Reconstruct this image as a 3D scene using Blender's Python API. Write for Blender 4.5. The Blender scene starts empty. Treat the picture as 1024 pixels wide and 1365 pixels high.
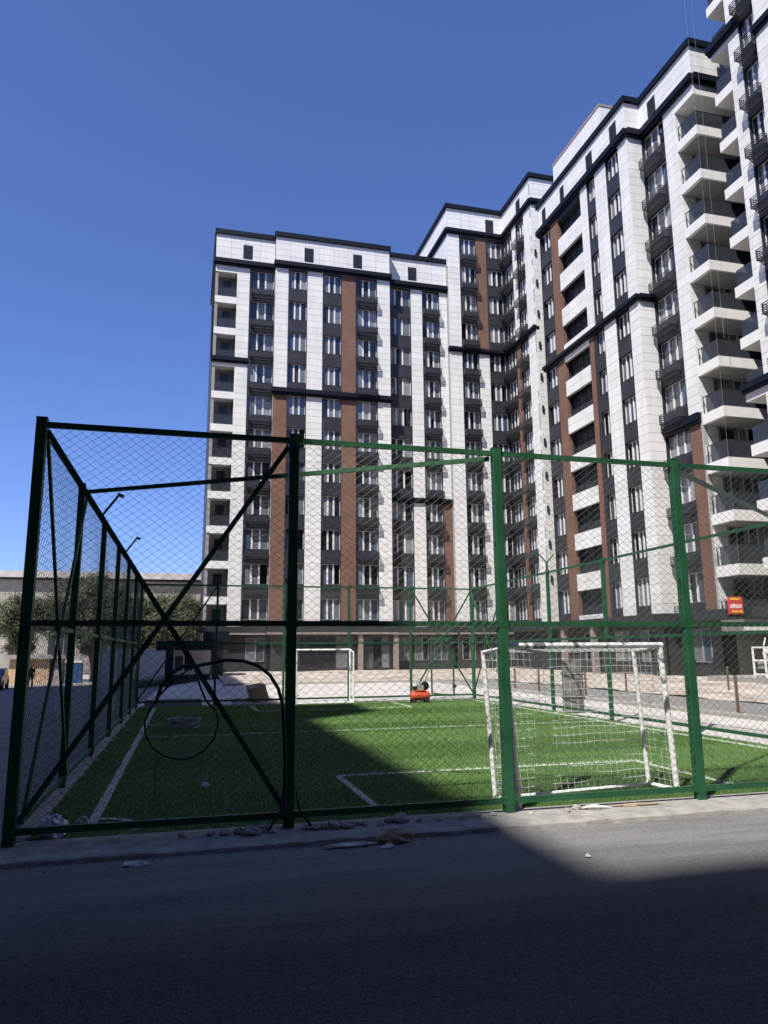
import bpy, math, random
import numpy as np
from mathutils import Matrix, Vector

rnd = random.Random(7)
R = math.radians
scene = bpy.context.scene
col = scene.collection

# ---------------------------------------------------------------- camera
cam_data = bpy.data.cameras.new("camera")
cam = bpy.data.objects.new("camera", cam_data)
col.objects.link(cam)
cam_data.sensor_fit = 'HORIZONTAL'
cam_data.sensor_width = 36.0
cam_data.lens = 36.0 * 983.73 / 1024.0
cam_data.clip_start = 0.05
cam_data.clip_end = 3000
cam.matrix_world = Matrix(((0.966609, -0.039968, -0.25312, 0.0),
                           (-0.256136, -0.180986, -0.949547, 0.0),
                           (-0.00786, 0.982673, -0.18518, 1.70),
                           (0, 0, 0, 1)))
scene.camera = cam

# ---------------------------------------------------------------- sky, sun, exposure
SUN_EL, SUN_AZ = 55.5, 227.0          # azimuth clockwise from +Y
world = bpy.data.worlds.new("World")
scene.world = world
world.use_nodes = True
wn = world.node_tree
wn.nodes.clear()
sky = wn.nodes.new('ShaderNodeTexSky')
sky.sky_type = 'NISHITA'
sky.sun_disc = False
sky.sun_elevation = R(SUN_EL)
sky.sun_rotation = R(SUN_AZ)
sky.altitude = 900
sky.air_density = 1.0
sky.dust_density = 0.7
sky.ozone_density = 3.0
bg = wn.nodes.new('ShaderNodeBackground')
bg.inputs['Strength'].default_value = 0.094
wo = wn.nodes.new('ShaderNodeOutputWorld')
tint = wn.nodes.new('ShaderNodeMixRGB')       # clear, dry summer sky: the camera renders it a deep violet blue
tint.blend_type = 'MULTIPLY'
tint.inputs[0].default_value = 1.0
tint.inputs[2].default_value = (0.79, 0.89, 1.32, 1)
wn.links.new(sky.outputs[0], tint.inputs[1])
wn.links.new(tint.outputs[0], bg.inputs[0])
wn.links.new(bg.outputs[0], wo.inputs[0])

sun_data = bpy.data.lights.new("sun", 'SUN')
sun_data.energy = 5.0
sun_data.angle = R(0.53)
sun_data.color = (1.0, 0.955, 0.89)
sun = bpy.data.objects.new("sun", sun_data)
col.objects.link(sun)
sdir = Vector((math.sin(R(SUN_AZ)) * math.cos(R(SUN_EL)), math.cos(R(SUN_AZ)) * math.cos(R(SUN_EL)), math.sin(R(SUN_EL))))
sun.rotation_euler = sdir.to_track_quat('Z', 'Y').to_euler()
sun.location = (0, 0, 60)

vs = scene.view_settings
vs.view_transform = 'Standard'
vs.look = 'None'
vs.gamma = 1
vs.use_curve_mapping = False
vs.exposure = 0.56

# ---------------------------------------------------------------- materials
M = {}


def mat(name, c, rough=0.6, var=0.12, scale=6.0, bump=0.0, bscale=60.0, metal=0.0, spec=0.5, c2=None, rand=0.0, stretch=None):
    """plain procedural material: colour modulated by world-space noise, optional fine bump"""
    m = bpy.data.materials.new(name)
    m.use_nodes = True
    nt = m.node_tree
    b = nt.nodes['Principled BSDF']
    b.inputs['Roughness'].default_value = rough
    b.inputs['Metallic'].default_value = metal
    b.inputs['Specular IOR Level'].default_value = spec
    g = nt.nodes.new('ShaderNodeNewGeometry')
    vec = g.outputs['Position']
    if stretch:
        mp = nt.nodes.new('ShaderNodeMapping')
        mp.inputs['Scale'].default_value = stretch
        nt.links.new(vec, mp.inputs[0])
        vec = mp.outputs[0]
    n = nt.nodes.new('ShaderNodeTexNoise')
    n.inputs['Scale'].default_value = scale
    n.inputs['Detail'].default_value = 6
    n.inputs['Roughness'].default_value = 0.65
    nt.links.new(vec, n.inputs['Vector'])
    r = nt.nodes.new('ShaderNodeValToRGB')
    r.color_ramp.elements[0].position = 0.3
    r.color_ramp.elements[1].position = 0.7
    lo = [x * (1 - var) for x in c]
    hi = [min(1, x * (1 + var)) for x in (c2 or c)]
    r.color_ramp.elements[0].color = (*lo, 1)
    r.color_ramp.elements[1].color = (*hi, 1)
    nt.links.new(n.outputs['Fac'], r.inputs[0])
    out = r.outputs[0]
    if rand:
        oi = nt.nodes.new('ShaderNodeObjectInfo')
        hs = nt.nodes.new('ShaderNodeHueSaturation')
        mr = nt.nodes.new('ShaderNodeMapRange')
        mr.inputs['To Min'].default_value = 1 - rand
        mr.inputs['To Max'].default_value = 1 + rand
        ad = nt.nodes.new('ShaderNodeMath')
        nt.links.new(oi.outputs['Random'], ad.inputs[0])
        nt.links.new(g.outputs['Random Per Island'], ad.inputs[1])
        fr = nt.nodes.new('ShaderNodeMath')
        fr.operation = 'FRACT'
        nt.links.new(ad.outputs[0], fr.inputs[0])
        nt.links.new(fr.outputs[0], mr.inputs[0])
        nt.links.new(mr.outputs[0], hs.inputs['Value'])
        nt.links.new(out, hs.inputs['Color'])
        out = hs.outputs[0]
    nt.links.new(out, b.inputs['Base Color'])
    if bump:
        n2 = nt.nodes.new('ShaderNodeTexNoise')
        n2.inputs['Scale'].default_value = bscale
        n2.inputs['Detail'].default_value = 4
        nt.links.new(g.outputs['Position'], n2.inputs['Vector'])
        bp = nt.nodes.new('ShaderNodeBump')
        bp.inputs['Strength'].default_value = bump
        bp.inputs['Distance'].default_value = 0.02
        nt.links.new(n2.outputs['Fac'], bp.inputs['Height'])
        nt.links.new(bp.outputs[0], b.inputs['Normal'])
    M[name] = m
    return m


mat('white_panel', (.69, .682, .665), .5, .08, 2.2, rand=.055, stretch=(1, 1, .12))
mat('joint', (.34, .34, .34), .8, .1)
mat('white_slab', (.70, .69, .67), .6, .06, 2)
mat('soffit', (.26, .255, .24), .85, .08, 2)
mat('cornice', (.006, .008, .016), .5, .2, 3, spec=.2)
mat('dark_metal', (.025, .026, .031), .45, .2, 5)
mat('charcoal_panel', (.036, .038, .047), .35, .12, 3)
mat('rail_glass', (.052, .057, .070), .16, .15, 3)
mat('window_frame', (.66, .66, .66), .4, .06)
mat('beige_stone', (.26, .215, .19), .75, .15, 3)
mat('concrete', (.30, .285, .27), .9, .22, 5, .5, 70)
mat('kerb', (.31, .295, .275), .92, .3, 6, .7, 90)
mat('stone', (.36, .33, .30), .9, .3, 9, .6, 60, rand=.2)
mat('wire', (.065, .08, .07), .5, .2, 20, spec=.3)
mat('white_paint_line', (.62, .64, .60), .8, .15, 12)
mat('net', (.75, .75, .73), .8, .05)
mat('black_plastic', (.012, .012, .013), .4, .2, 20)
mat('plastic_bag', (.62, .62, .66), .35, .2, 25, .8, 30)
mat('paper', (.62, .60, .56), .85, .12, 20)
mat('cardboard', (.33, .25, .17), .9, .2, 12, .3, 40)
mat('red_paint', (.50, .075, .035), .35, .15, 10)
mat('engine_grey', (.30, .30, .29), .5, .3, 20)
mat('rust', (.14, .085, .06), .8, .35, 14)
mat('grey_sheet', (.20, .195, .19), .85, .25, 9, .5, 50)
mat('wood', (.38, .22, .11), .8, .25, 8)
mat('tan_board', (.44, .31, .19), .8, .15, 4)
mat('blue_paint', (.03, .085, .24), .5, .15, 5)
mat('old_plaster', (.31, .28, .245), .9, .3, .5)
mat('old_roof', (.48, .44, .41), .9, .2, 1)
mat('bark', (.10, .075, .055), .95, .3, 14, .6, 40)
mat('white_wall', (.62, .61, .58), .85, .1, 1.5)
mat('cloth_dark', (.018, .016, .018), .9, .2, 20)
mat('trousers', (.022, .022, .028), .9, .2, 20)
mat('skin', (.34, .19, .13), .6, .05)
mat('hair', (.012, .009, .008), .6, .1)
mat('rubber', (.02, .02, .02), .8, .1)
mat('car_paint', (.45, .47, .5), .25, .03)
mat('car_paint_blue', (.06, .08, .17), .25, .03)
mat('sign_red', (.62, .05, .06), .5, .08)
mat('sign_yellow', (.80, .50, .05), .5, .05)
mat('sign_white', (.85, .72, .72), .5, .05)
mat('rope', (.28, .27, .25), .9, .1)
mat('sand', (.26, .205, .165), .95, .25, .55, .9, 7, c2=(.45, .40, .35))
mat('pale_dust', (.42, .395, .37), .95, .16, .9, .5, 30, c2=(.50, .47, .44))
mat('gravel', (.20, .19, .18), .95, .35, 7, .8, 60)


def node_mat(name):
    m = bpy.data.materials.new(name)
    m.use_nodes = True
    M[name] = m
    nt = m.node_tree
    return m, nt, nt.nodes['Principled BSDF']


def make_glass():
    m, nt, b = node_mat('glass')
    oi = nt.nodes.new('ShaderNodeObjectInfo')
    r = nt.nodes.new('ShaderNodeValToRGB')  # lighter pane tints: curtains, plus grey-blue reflections put into the base colour
    r.color_ramp.interpolation = 'CONSTANT'
    e = r.color_ramp.elements
    e[0].position = 0
    e[0].color = (.02, .023, .03, 1)
    e[1].position = .28
    e[1].color = (.10, .112, .135, 1)
    for p, c in ((.48, (.20, .215, .24)), (.74, (.32, .33, .345)), (.84, (.07, .10, .16)), (.93, (.004, .004, .005))):
        k = e.new(p)
        k.color = (*c, 1)
    nt.links.new(oi.outputs['Random'], r.inputs[0])
    g = nt.nodes.new('ShaderNodeNewGeometry')
    w = nt.nodes.new('ShaderNodeTexNoise')
    w.inputs['Scale'].default_value = 2.2
    nt.links.new(g.outputs['Position'], w.inputs['Vector'])
    mx = nt.nodes.new('ShaderNodeMixRGB')
    mx.blend_type = 'MULTIPLY'
    mx.inputs[0].default_value = .5
    nt.links.new(r.outputs[0], mx.inputs[1])
    nt.links.new(w.outputs['Fac'], mx.inputs[2])
    nt.links.new(mx.outputs[0], b.inputs['Base Color'])
    b.inputs['Roughness'].default_value = .04
    b.inputs['IOR'].default_value = 1.7
    bp = nt.nodes.new('ShaderNodeBump')
    bp.inputs['Strength'].default_value = .03
    nt.links.new(w.outputs['Fac'], bp.inputs['Height'])
    nt.links.new(bp.outputs[0], b.inputs['Normal'])


make_glass()


def make_tile(name, c, mortar, su, sv, rough):
    """brick / tile pattern laid on world X+Y (horizontal) and Z (vertical): far facades only"""
    m, nt, b = node_mat(name)
    g = nt.nodes.new('ShaderNodeNewGeometry')
    s = nt.nodes.new('ShaderNodeSeparateXYZ')
    nt.links.new(g.outputs['Position'], s.inputs[0])
    a = nt.nodes.new('ShaderNodeMath')
    nt.links.new(s.outputs['X'], a.inputs[0])
    nt.links.new(s.outputs['Y'], a.inputs[1])
    cb = nt.nodes.new('ShaderNodeCombineXYZ')
    nt.links.new(a.outputs[0], cb.inputs['X'])
    nt.links.new(s.outputs['Z'], cb.inputs['Y'])
    br = nt.nodes.new('ShaderNodeTexBrick')
    br.inputs['Color1'].default_value = (*[x * .85 for x in c], 1)
    br.inputs['Color2'].default_value = (*[x * 1.18 for x in c], 1)
    br.inputs['Mortar'].default_value = (*mortar, 1)
    br.inputs['Scale'].default_value = 1
    br.inputs['Mortar Size'].default_value = .012
    br.inputs['Brick Width'].default_value = su
    br.inputs['Row Height'].default_value = sv
    nt.links.new(cb.outputs[0], br.inputs['Vector'])
    n = nt.nodes.new('ShaderNodeTexNoise')
    n.inputs['Scale'].default_value = .8
    n.inputs['Detail'].default_value = 5
    nt.links.new(g.outputs['Position'], n.inputs['Vector'])
    mx = nt.nodes.new('ShaderNodeMixRGB')
    mx.blend_type = 'OVERLAY'
    mx.inputs[0].default_value = .35
    nt.links.new(br.outputs['Color'], mx.inputs[1])
    nt.links.new(n.outputs['Fac'], mx.inputs[2])
    nt.links.new(mx.outputs[0], b.inputs['Base Color'])
    b.inputs['Roughness'].default_value = rough


make_tile('brick', (.150, .066, .041), (.17, .115, .09), .26, .085, .8)
make_tile('dark_tile', (.026, .026, .033), (.018, .018, .02), .6, .3, .45)
make_tile('plinth_tile', (.036, .036, .039), (.025, .025, .025), .6, .35, .4)


def make_asphalt():
    m, nt, b = node_mat('asphalt')
    g = nt.nodes.new('ShaderNodeNewGeometry')
    v = nt.nodes.new('ShaderNodeTexVoronoi')
    v.inputs['Scale'].default_value = 95
    nt.links.new(g.outputs['Position'], v.inputs['Vector'])
    n1 = nt.nodes.new('ShaderNodeTexNoise')
    n1.inputs['Scale'].default_value = .8
    n1.inputs['Detail'].default_value = 8
    n1.inputs['Roughness'].default_value = .7
    nt.links.new(g.outputs['Position'], n1.inputs['Vector'])
    n2 = nt.nodes.new('ShaderNodeTexNoise')
    n2.inputs['Scale'].default_value = 24
    n2.inputs['Detail'].default_value = 6
    n2.inputs['Roughness'].default_value = .75
    nt.links.new(g.outputs['Position'], n2.inputs['Vector'])
    sep = nt.nodes.new('ShaderNodeSeparateColor')
    nt.links.new(v.outputs['Color'], sep.inputs[0])
    r = nt.nodes.new('ShaderNodeValToRGB')
    r.color_ramp.elements[0].color = (.019, .0196, .0225, 1)
    r.color_ramp.elements[1].color = (.072, .070, .068, 1)
    r.color_ramp.elements[1].position = .97
    nt.links.new(sep.outputs[0], r.inputs[0])
    mp = nt.nodes.new('ShaderNodeMapping')
    mp.inputs['Scale'].default_value = (.35, 3.2, 1)
    mp.inputs['Rotation'].default_value = (0, 0, .12)
    nt.links.new(g.outputs['Position'], mp.inputs[0])
    nt.links.new(mp.outputs[0], n1.inputs['Vector'])
    # dusty, paler drifts dragged along the driving direction
    r2 = nt.nodes.new('ShaderNodeValToRGB')
    r2.color_ramp.elements[0].position = .47
    r2.color_ramp.elements[1].position = .75
    r2.color_ramp.elements[0].color = (0, 0, 0, 1)
    r2.color_ramp.elements[1].color = (.22, .22, .22, 1)
    nt.links.new(n1.outputs['Fac'], r2.inputs[0])
    mx = nt.nodes.new('ShaderNodeMixRGB')
    mx.inputs[2].default_value = (.13, .125, .12, 1)
    nt.links.new(r2.outputs[0], mx.inputs[0])
    nt.links.new(r.outputs[0], mx.inputs[1])
    # colour made paler towards the kerb: stands in for sunlight, besides some dust
    sx = nt.nodes.new('ShaderNodeSeparateXYZ')
    nt.links.new(g.outputs['Position'], sx.inputs[0])
    mr = nt.nodes.new('ShaderNodeMapRange')
    mr.inputs['From Min'].default_value = 4.6
    mr.inputs['From Max'].default_value = 7.0
    mr.inputs['To Max'].default_value = 1.05
    nt.links.new(sx.outputs['Y'], mr.inputs[0])
    mm = nt.nodes.new('ShaderNodeMath')
    mm.operation = 'MULTIPLY'
    nt.links.new(mr.outputs[0], mm.inputs[0])
    nt.links.new(n1.outputs['Fac'], mm.inputs[1])
    dm = nt.nodes.new('ShaderNodeMixRGB')
    dm.inputs[2].default_value = (.33, .32, .305, 1)
    nt.links.new(mm.outputs[0], dm.inputs[0])
    nt.links.new(mx.outputs[0], dm.inputs[1])
    n3 = nt.nodes.new('ShaderNodeTexNoise')
    n3.inputs['Scale'].default_value = 5.5
    n3.inputs['Detail'].default_value = 7
    n3.inputs['Roughness'].default_value = .8
    nt.links.new(mp.outputs[0], n3.inputs['Vector'])
    r3 = nt.nodes.new('ShaderNodeValToRGB')
    r3.color_ramp.elements[0].position = .66
    r3.color_ramp.elements[1].position = .74
    r3.color_ramp.elements[1].color = (.30, .30, .30, 1)
    nt.links.new(n3.outputs['Fac'], r3.inputs[0])
    fl_ = nt.nodes.new('ShaderNodeMixRGB')
    fl_.inputs[2].default_value = (.20, .195, .19, 1)
    nt.links.new(r3.outputs[0], fl_.inputs[0])
    nt.links.new(dm.outputs[0], fl_.inputs[1])
    dm = fl_
    mx2 = nt.nodes.new('ShaderNodeMixRGB')
    mx2.blend_type = 'OVERLAY'
    mx2.inputs[0].default_value = .6
    nt.links.new(dm.outputs[0], mx2.inputs[1])
    nt.links.new(n2.outputs['Fac'], mx2.inputs[2])
    nt.links.new(mx2.outputs[0], b.inputs['Base Color'])
    b.inputs['Roughness'].default_value = .85
    b.inputs['Specular IOR Level'].default_value = .3
    bp = nt.nodes.new('ShaderNodeBump')
    bp.inputs['Strength'].default_value = .55
    bp.inputs['Distance'].default_value = .006
    ad = nt.nodes.new('ShaderNodeMath')
    nt.links.new(v.outputs['Distance'], ad.inputs[0])
    nt.links.new(n2.outputs['Fac'], ad.inputs[1])
    nt.links.new(ad.outputs[0], bp.inputs['Height'])
    nt.links.new(bp.outputs[0], b.inputs['Normal'])


make_asphalt()


def make_leafy(name, a, bcol, rough=.6, transl=.25, scale=1.2):
    m, nt, b = node_mat(name)
    g = nt.nodes.new('ShaderNodeNewGeometry')
    n = nt.nodes.new('ShaderNodeTexNoise')
    n.inputs['Scale'].default_value = scale
    n.inputs['Detail'].default_value = 7
    n.inputs['Roughness'].default_value = .75
    nt.links.new(g.outputs['Position'], n.inputs['Vector'])
    r = nt.nodes.new('ShaderNodeValToRGB')
    r.color_ramp.elements[0].position = .3
    r.color_ramp.elements[1].position = .7
    r.color_ramp.elements[0].color = (*a, 1)
    r.color_ramp.elements[1].color = (*bcol, 1)
    nt.links.new(n.outputs['Fac'], r.inputs[0])
    nt.links.new(r.outputs[0], b.inputs['Base Color'])
    b.inputs['Roughness'].default_value = rough
    b.inputs['Specular IOR Level'].default_value = .25
    if transl:
        t = nt.nodes.new('ShaderNodeBsdfTranslucent')
        nt.links.new(r.outputs[0], t.inputs[0])
        ms = nt.nodes.new('ShaderNodeMixShader')
        ms.inputs[0].default_value = transl
        nt.links.new(b.outputs[0], ms.inputs[1])
        nt.links.new(t.outputs[0], ms.inputs[2])
        nt.links.new(ms.outputs[0], nt.nodes['Material Output'].inputs[0])


make_leafy('foliage', (.075, .085, .047), (.16, .168, .10))
make_leafy('turf', (.108, .205, .052), (.160, .290, .085), .55, .2, 1.5)
make_leafy('turf_base_mat', (.055, .100, .030), (.085, .140, .046), .8, 0, 2.0)
make_leafy('turf_white', (.50, .54, .47), (.66, .69, .62), .7, .1, 6)

# worn white goal paint
def make_worn():
    m, nt, b = node_mat('worn_white')
    g = nt.nodes.new('ShaderNodeNewGeometry')
    n = nt.nodes.new('ShaderNodeTexNoise')
    n.inputs['Scale'].default_value = 7
    n.inputs['Detail'].default_value = 5
    nt.links.new(g.outputs['Position'], n.inputs['Vector'])
    r = nt.nodes.new('ShaderNodeValToRGB')
    r.color_ramp.elements[0].position = .34
    r.color_ramp.elements[1].position = .42
    r.color_ramp.elements[0].color = (.16, .16, .165, 1)
    r.color_ramp.elements[1].color = (.80, .80, .79, 1)
    nt.links.new(n.outputs['Fac'], r.inputs[0])
    nt.links.new(r.outputs[0], b.inputs['Base Color'])
    b.inputs['Roughness'].default_value = .5


make_worn()
nt = M['rail_glass'].node_tree          # tinted balcony glass: partly see-through
tb = nt.nodes.new('ShaderNodeBsdfTransparent')
tb.inputs[0].default_value = (.75, .8, .86, 1)
ms = nt.nodes.new('ShaderNodeMixShader')
ms.inputs[0].default_value = .38
nt.links.new(nt.nodes['Principled BSDF'].outputs[0], ms.inputs[1])
nt.links.new(tb.outputs[0], ms.inputs[2])
nt.links.new(ms.outputs[0], nt.nodes['Material Output'].inputs[0])


def make_green():
    m, nt, b = node_mat('green_paint')
    g = nt.nodes.new('ShaderNodeNewGeometry')
    n = nt.nodes.new('ShaderNodeTexNoise')
    n.inputs['Scale'].default_value = 3.5
    n.inputs['Detail'].default_value = 6
    nt.links.new(g.outputs['Position'], n.inputs['Vector'])
    r = nt.nodes.new('ShaderNodeValToRGB')
    r.color_ramp.elements[0].position = .3
    r.color_ramp.elements[1].position = .7
    r.color_ramp.elements[0].color = (.013, .072, .031, 1)
    r.color_ramp.elements[1].color = (.024, .105, .048, 1)
    nt.links.new(n.outputs['Fac'], r.inputs[0])
    n2 = nt.nodes.new('ShaderNodeTexNoise')
    n2.inputs['Scale'].default_value = 26
    n2.inputs['Detail'].default_value = 4
    nt.links.new(g.outputs['Position'], n2.inputs['Vector'])
    r2 = nt.nodes.new('ShaderNodeValToRGB')
    r2.color_ramp.elements[0].position = .69
    r2.color_ramp.elements[1].position = .72
    nt.links.new(n2.outputs['Fac'], r2.inputs[0])
    mx = nt.nodes.new('ShaderNodeMixRGB')
    mx.inputs[2].default_value = (.075, .06, .05, 1)
    nt.links.new(r2.outputs[0], mx.inputs[0])
    nt.links.new(r.outputs[0], mx.inputs[1])
    nt.links.new(mx.outputs[0], b.inputs['Base Color'])
    rr_ = nt.nodes.new('ShaderNodeMapRange')
    rr_.inputs['To Min'].default_value = .35
    rr_.inputs['To Max'].default_value = .65
    nt.links.new(n.outputs['Fac'], rr_.inputs[0])
    nt.links.new(rr_.outputs[0], b.inputs['Roughness'])
    b.inputs['Specular IOR Level'].default_value = .3
    bp = nt.nodes.new('ShaderNodeBump')
    bp.inputs['Strength'].default_value = .2
    bp.inputs['Distance'].default_value = .01
    nt.links.new(n2.outputs['Fac'], bp.inputs['Height'])
    nt.links.new(bp.outputs[0], b.inputs['Normal'])


make_green()


# ---------------------------------------------------------------- helpers
WL = {}          # world offset of every parent (rotation-free)


def thing(name, label, cat, loc=(0, 0, 0), group=None):
    o = bpy.data.objects.new(name, None)
    col.objects.link(o)
    o.location = loc
    o.empty_display_size = .2
    o['label'] = label
    o['category'] = cat
    if group:
        o['group'] = group
    WL[o.name] = Vector(loc)
    return o


def tag(o, label, cat, group=None):
    o['label'] = label
    o['category'] = cat
    if group:
        o['group'] = group
    return o


def link(name, me, parent=None, loc=None, rotz=0.0):
    """loc = world position (rotation-free parents); None = vertices are already in world space"""
    o = bpy.data.objects.new(name, me)
    col.objects.link(o)
    w = Vector(loc) if loc is not None else Vector((0, 0, 0))
    if parent is not None:
        o.parent = parent
        o.location = w - WL[parent.name]
    else:
        o.location = w
    if rotz:
        o.rotation_euler = (0, 0, rotz)
    WL[o.name] = w
    return o


class MB:
    def __init__(s):
        s.v = []
        s.f = []
        s.m = []

    def box(s, x0, x1, y0, y1, z0, z1, mi=0):
        if x0 > x1: x0, x1 = x1, x0
        if y0 > y1: y0, y1 = y1, y0
        if z0 > z1: z0, z1 = z1, z0
        n = len(s.v)
        s.v += [(x0, y0, z0), (x1, y0, z0), (x1, y1, z0), (x0, y1, z0), (x0, y0, z1), (x1, y0, z1), (x1, y1, z1), (x0, y1, z1)]
        s.f += [(n, n + 3, n + 2, n + 1), (n + 4, n + 5, n + 6, n + 7), (n, n + 1, n + 5, n + 4), (n + 1, n + 2, n + 6, n + 5),
                (n + 2, n + 3, n + 7, n + 6), (n + 3, n, n + 4, n + 7)]
        s.m += [mi] * 6
        return s

    def obox(s, c, ax, ay, az, mi=0):
        """oriented box: centre + three half-axis vectors"""
        c, ax, ay, az = map(Vector, (c, ax, ay, az))
        n = len(s.v)
        for sx, sy, sz in ((-1, -1, -1), (1, -1, -1), (1, 1, -1), (-1, 1, -1), (-1, -1, 1), (1, -1, 1), (1, 1, 1), (-1, 1, 1)):
            s.v.append(tuple(c + ax * sx + ay * sy + az * sz))
        s.f += [(n, n + 3, n + 2, n + 1), (n + 4, n + 5, n + 6, n + 7), (n, n + 1, n + 5, n + 4), (n + 1, n + 2, n + 6, n + 5),
                (n + 2, n + 3, n + 7, n + 6), (n + 3, n, n + 4, n + 7)]
        s.m += [mi] * 6
        return s

    def beam(s, p, q, w, h=None, up=(0, 0, 1), mi=0):
        """rectangular bar between two points"""
        p, q = Vector(p), Vector(q)
        h = h or w
        d = (q - p)
        L = d.length
        d = d / L
        u = Vector(up)
        if abs(d.dot(u)) > .98:
            u = Vector((1, 0, 0))
        a = d.cross(u).normalized()
        b = a.cross(d).normalized()
        return s.obox((p + q) / 2, d * (L / 2), a * (w / 2), b * (h / 2), mi)

    def tube(s, pts, r, n=8, mi=0, closed=False, caps=True):
        pts = [Vector(p) for p in pts]
        k = len(pts)
        rr = r if isinstance(r, (list, tuple)) else [r] * k
        base = len(s.v)
        ref = None
        for i, p in enumerate(pts):
            if closed:
                d = pts[(i + 1) % k] - pts[i - 1]
            else:
                d = pts[min(i + 1, k - 1)] - pts[max(i - 1, 0)]
            d.normalize()
            if ref is None:
                ref = Vector((0, 0, 1)) if abs(d.z) < .9 else Vector((1, 0, 0))
            a = d.cross(ref).normalized()
            b = a.cross(d).normalized()
            ref = b
            for j in range(n):
                t = 2 * math.pi * j / n
                s.v.append(tuple(p + (a * math.cos(t) + b * math.sin(t)) * rr[i]))
        for i in range(k if closed else k - 1):
            for j in range(n):
                A = base + i * n + j
                B = base + i * n + (j + 1) % n
                C = base + ((i + 1) % k) * n + (j + 1) % n
                D = base + ((i + 1) % k) * n + j
                s.f.append((A, B, C, D))
                s.m.append(mi)
        if caps and not closed:
            s.f.append(tuple(base + j for j in range(n))[::-1])
            s.f.append(tuple(base + (k - 1) * n + j for j in range(n)))
            s.m += [mi, mi]
        return s

    def lathe(s, prof, c=(0, 0, 0), n=16, axis='z', mi=0):
        base = len(s.v)
        for (r, h) in prof:
            for j in range(n):
                t = 2 * math.pi * j / n
                a, b = r * math.cos(t), r * math.sin(t)
                p = (a, b, h) if axis == 'z' else ((h, a, b) if axis == 'x' else (a, h, b))
                s.v.append((c[0] + p[0], c[1] + p[1], c[2] + p[2]))
        for i in range(len(prof) - 1):
            for j in range(n):
                s.f.append((base + i * n + j, base + i * n + (j + 1) % n, base + (i + 1) * n + (j + 1) % n, base + (i + 1) * n + j))
                s.m.append(mi)
        return s

    def poly(s, pts, mi=0):
        n = len(s.v)
        s.v += [tuple(p) for p in pts]
        s.f.append(tuple(range(n, n + len(pts))))
        s.m.append(mi)
        return s

    def prism(s, pts, d, mi=0):
        """extrude a polygon along vector d"""
        d = Vector(d)
        n = len(s.v)
        k = len(pts)
        s.v += [tuple(p) for p in pts] + [tuple(Vector(p) + d) for p in pts]
        s.f += [tuple(range(n, n + k))[::-1], tuple(range(n + k, n + 2 * k))]
        s.m += [mi, mi]
        for i in range(k):
            j = (i + 1) % k
            s.f.append((n + i, n + j, n + k + j, n + k + i))
            s.m.append(mi)
        return s

    def mesh(s, name, mats, smooth=False):
        me = bpy.data.meshes.new(name)
        me.from_pydata(s.v, [], s.f)
        if isinstance(mats, str):
            mats = [mats]
        for k in mats:
            me.materials.append(M[k])
        if len(mats) > 1:
            me.polygons.foreach_set('material_index', s.m)
        if smooth:
            me.polygons.foreach_set('use_smooth', [True] * len(me.polygons))
        me.update()
        return me

    def build(s, name, mats, parent=None, loc=None, smooth=False, fixn=False):
        me = s.mesh(name, mats, smooth)
        if fixn:
            import bmesh
            bm = bmesh.new()
            bm.from_mesh(me)
            bmesh.ops.recalc_face_normals(bm, faces=bm.faces)
            bm.to_mesh(me)
            bm.free()
        return link(name, me, parent, loc)


def bevel(o, w=.01, seg=2):
    b = o.modifiers.new('bevel', 'BEVEL')
    b.width = w
    b.segments = seg
    b.limit_method = 'ANGLE'
    return o


def sm(a, b, x):
    t = max(0, min(1, (x - a) / (b - a)))
    return t * t * (3 - 2 * t)


def gz(x, y):
    """the side street falls away gently to the left of the pitch"""
    return -0.75 * sm(18, 50, y) * sm(3, -4, x)


def hash2(x, y):
    return (math.sin(x * 12.9898 + y * 78.233) * 43758.5453) % 1.0


def vnoise(x, y):
    xi, yi = math.floor(x), math.floor(y)
    fx, fy = x - xi, y - yi
    fx, fy = fx * fx * (3 - 2 * fx), fy * fy * (3 - 2 * fy)
    a = hash2(xi, yi) * (1 - fx) + hash2(xi + 1, yi) * fx
    b = hash2(xi, yi + 1) * (1 - fx) + hash2(xi + 1, yi + 1) * fx
    return a * (1 - fy) + b * fy


def grid(name, xs, ys, fz, mtl, kind='structure'):
    v = [(x, y, fz(x, y)) for y in ys for x in xs]
    nx = len(xs)
    f = [(j * nx + i, j * nx + i + 1, (j + 1) * nx + i + 1, (j + 1) * nx + i) for j in range(len(ys) - 1) for i in range(nx - 1)]
    me = bpy.data.meshes.new(name)
    me.from_pydata(v, [], f)
    me.materials.append(M[mtl])
    me.polygons.foreach_set('use_smooth', [True] * len(me.polygons))
    o = link(name, me)
    o['kind'] = kind
    return o


def lin(a, b, n):
    return [a + (b - a) * i / (n - 1) for i in range(n)]


# ---------------------------------------------------------------- ground, road, kerbs
grid('ground', [-900, -300, -120, -60, -30, -20] + lin(-15, 5, 21) + [10, 20, 30, 60, 120, 300, 900],
     [-600, -200, -60, -20, 0, 10] + lin(15, 60, 24) + [80, 120, 200, 400, 1200], lambda x, y: gz(x, y) - .03, 'pale_dust')
FX0, FX1, FY0, FY1 = -1.43, 10.0, 7.51, 25.21      # pitch fence rectangle
grid('front_road', lin(-60, 60, 13), lin(-40, 6.93, 9), lambda x, y: 0.0, 'asphalt')
grid('side_road', lin(-16, -1.60, 12), [6.934] + lin(9, 64, 30), lambda x, y: gz(x, y) + .004, 'asphalt')
grid('ring_road', [13.7, 15.5, 17.3], [7.4, 20, 30, 41.5], lambda x, y: .002, 'gravel')

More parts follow.
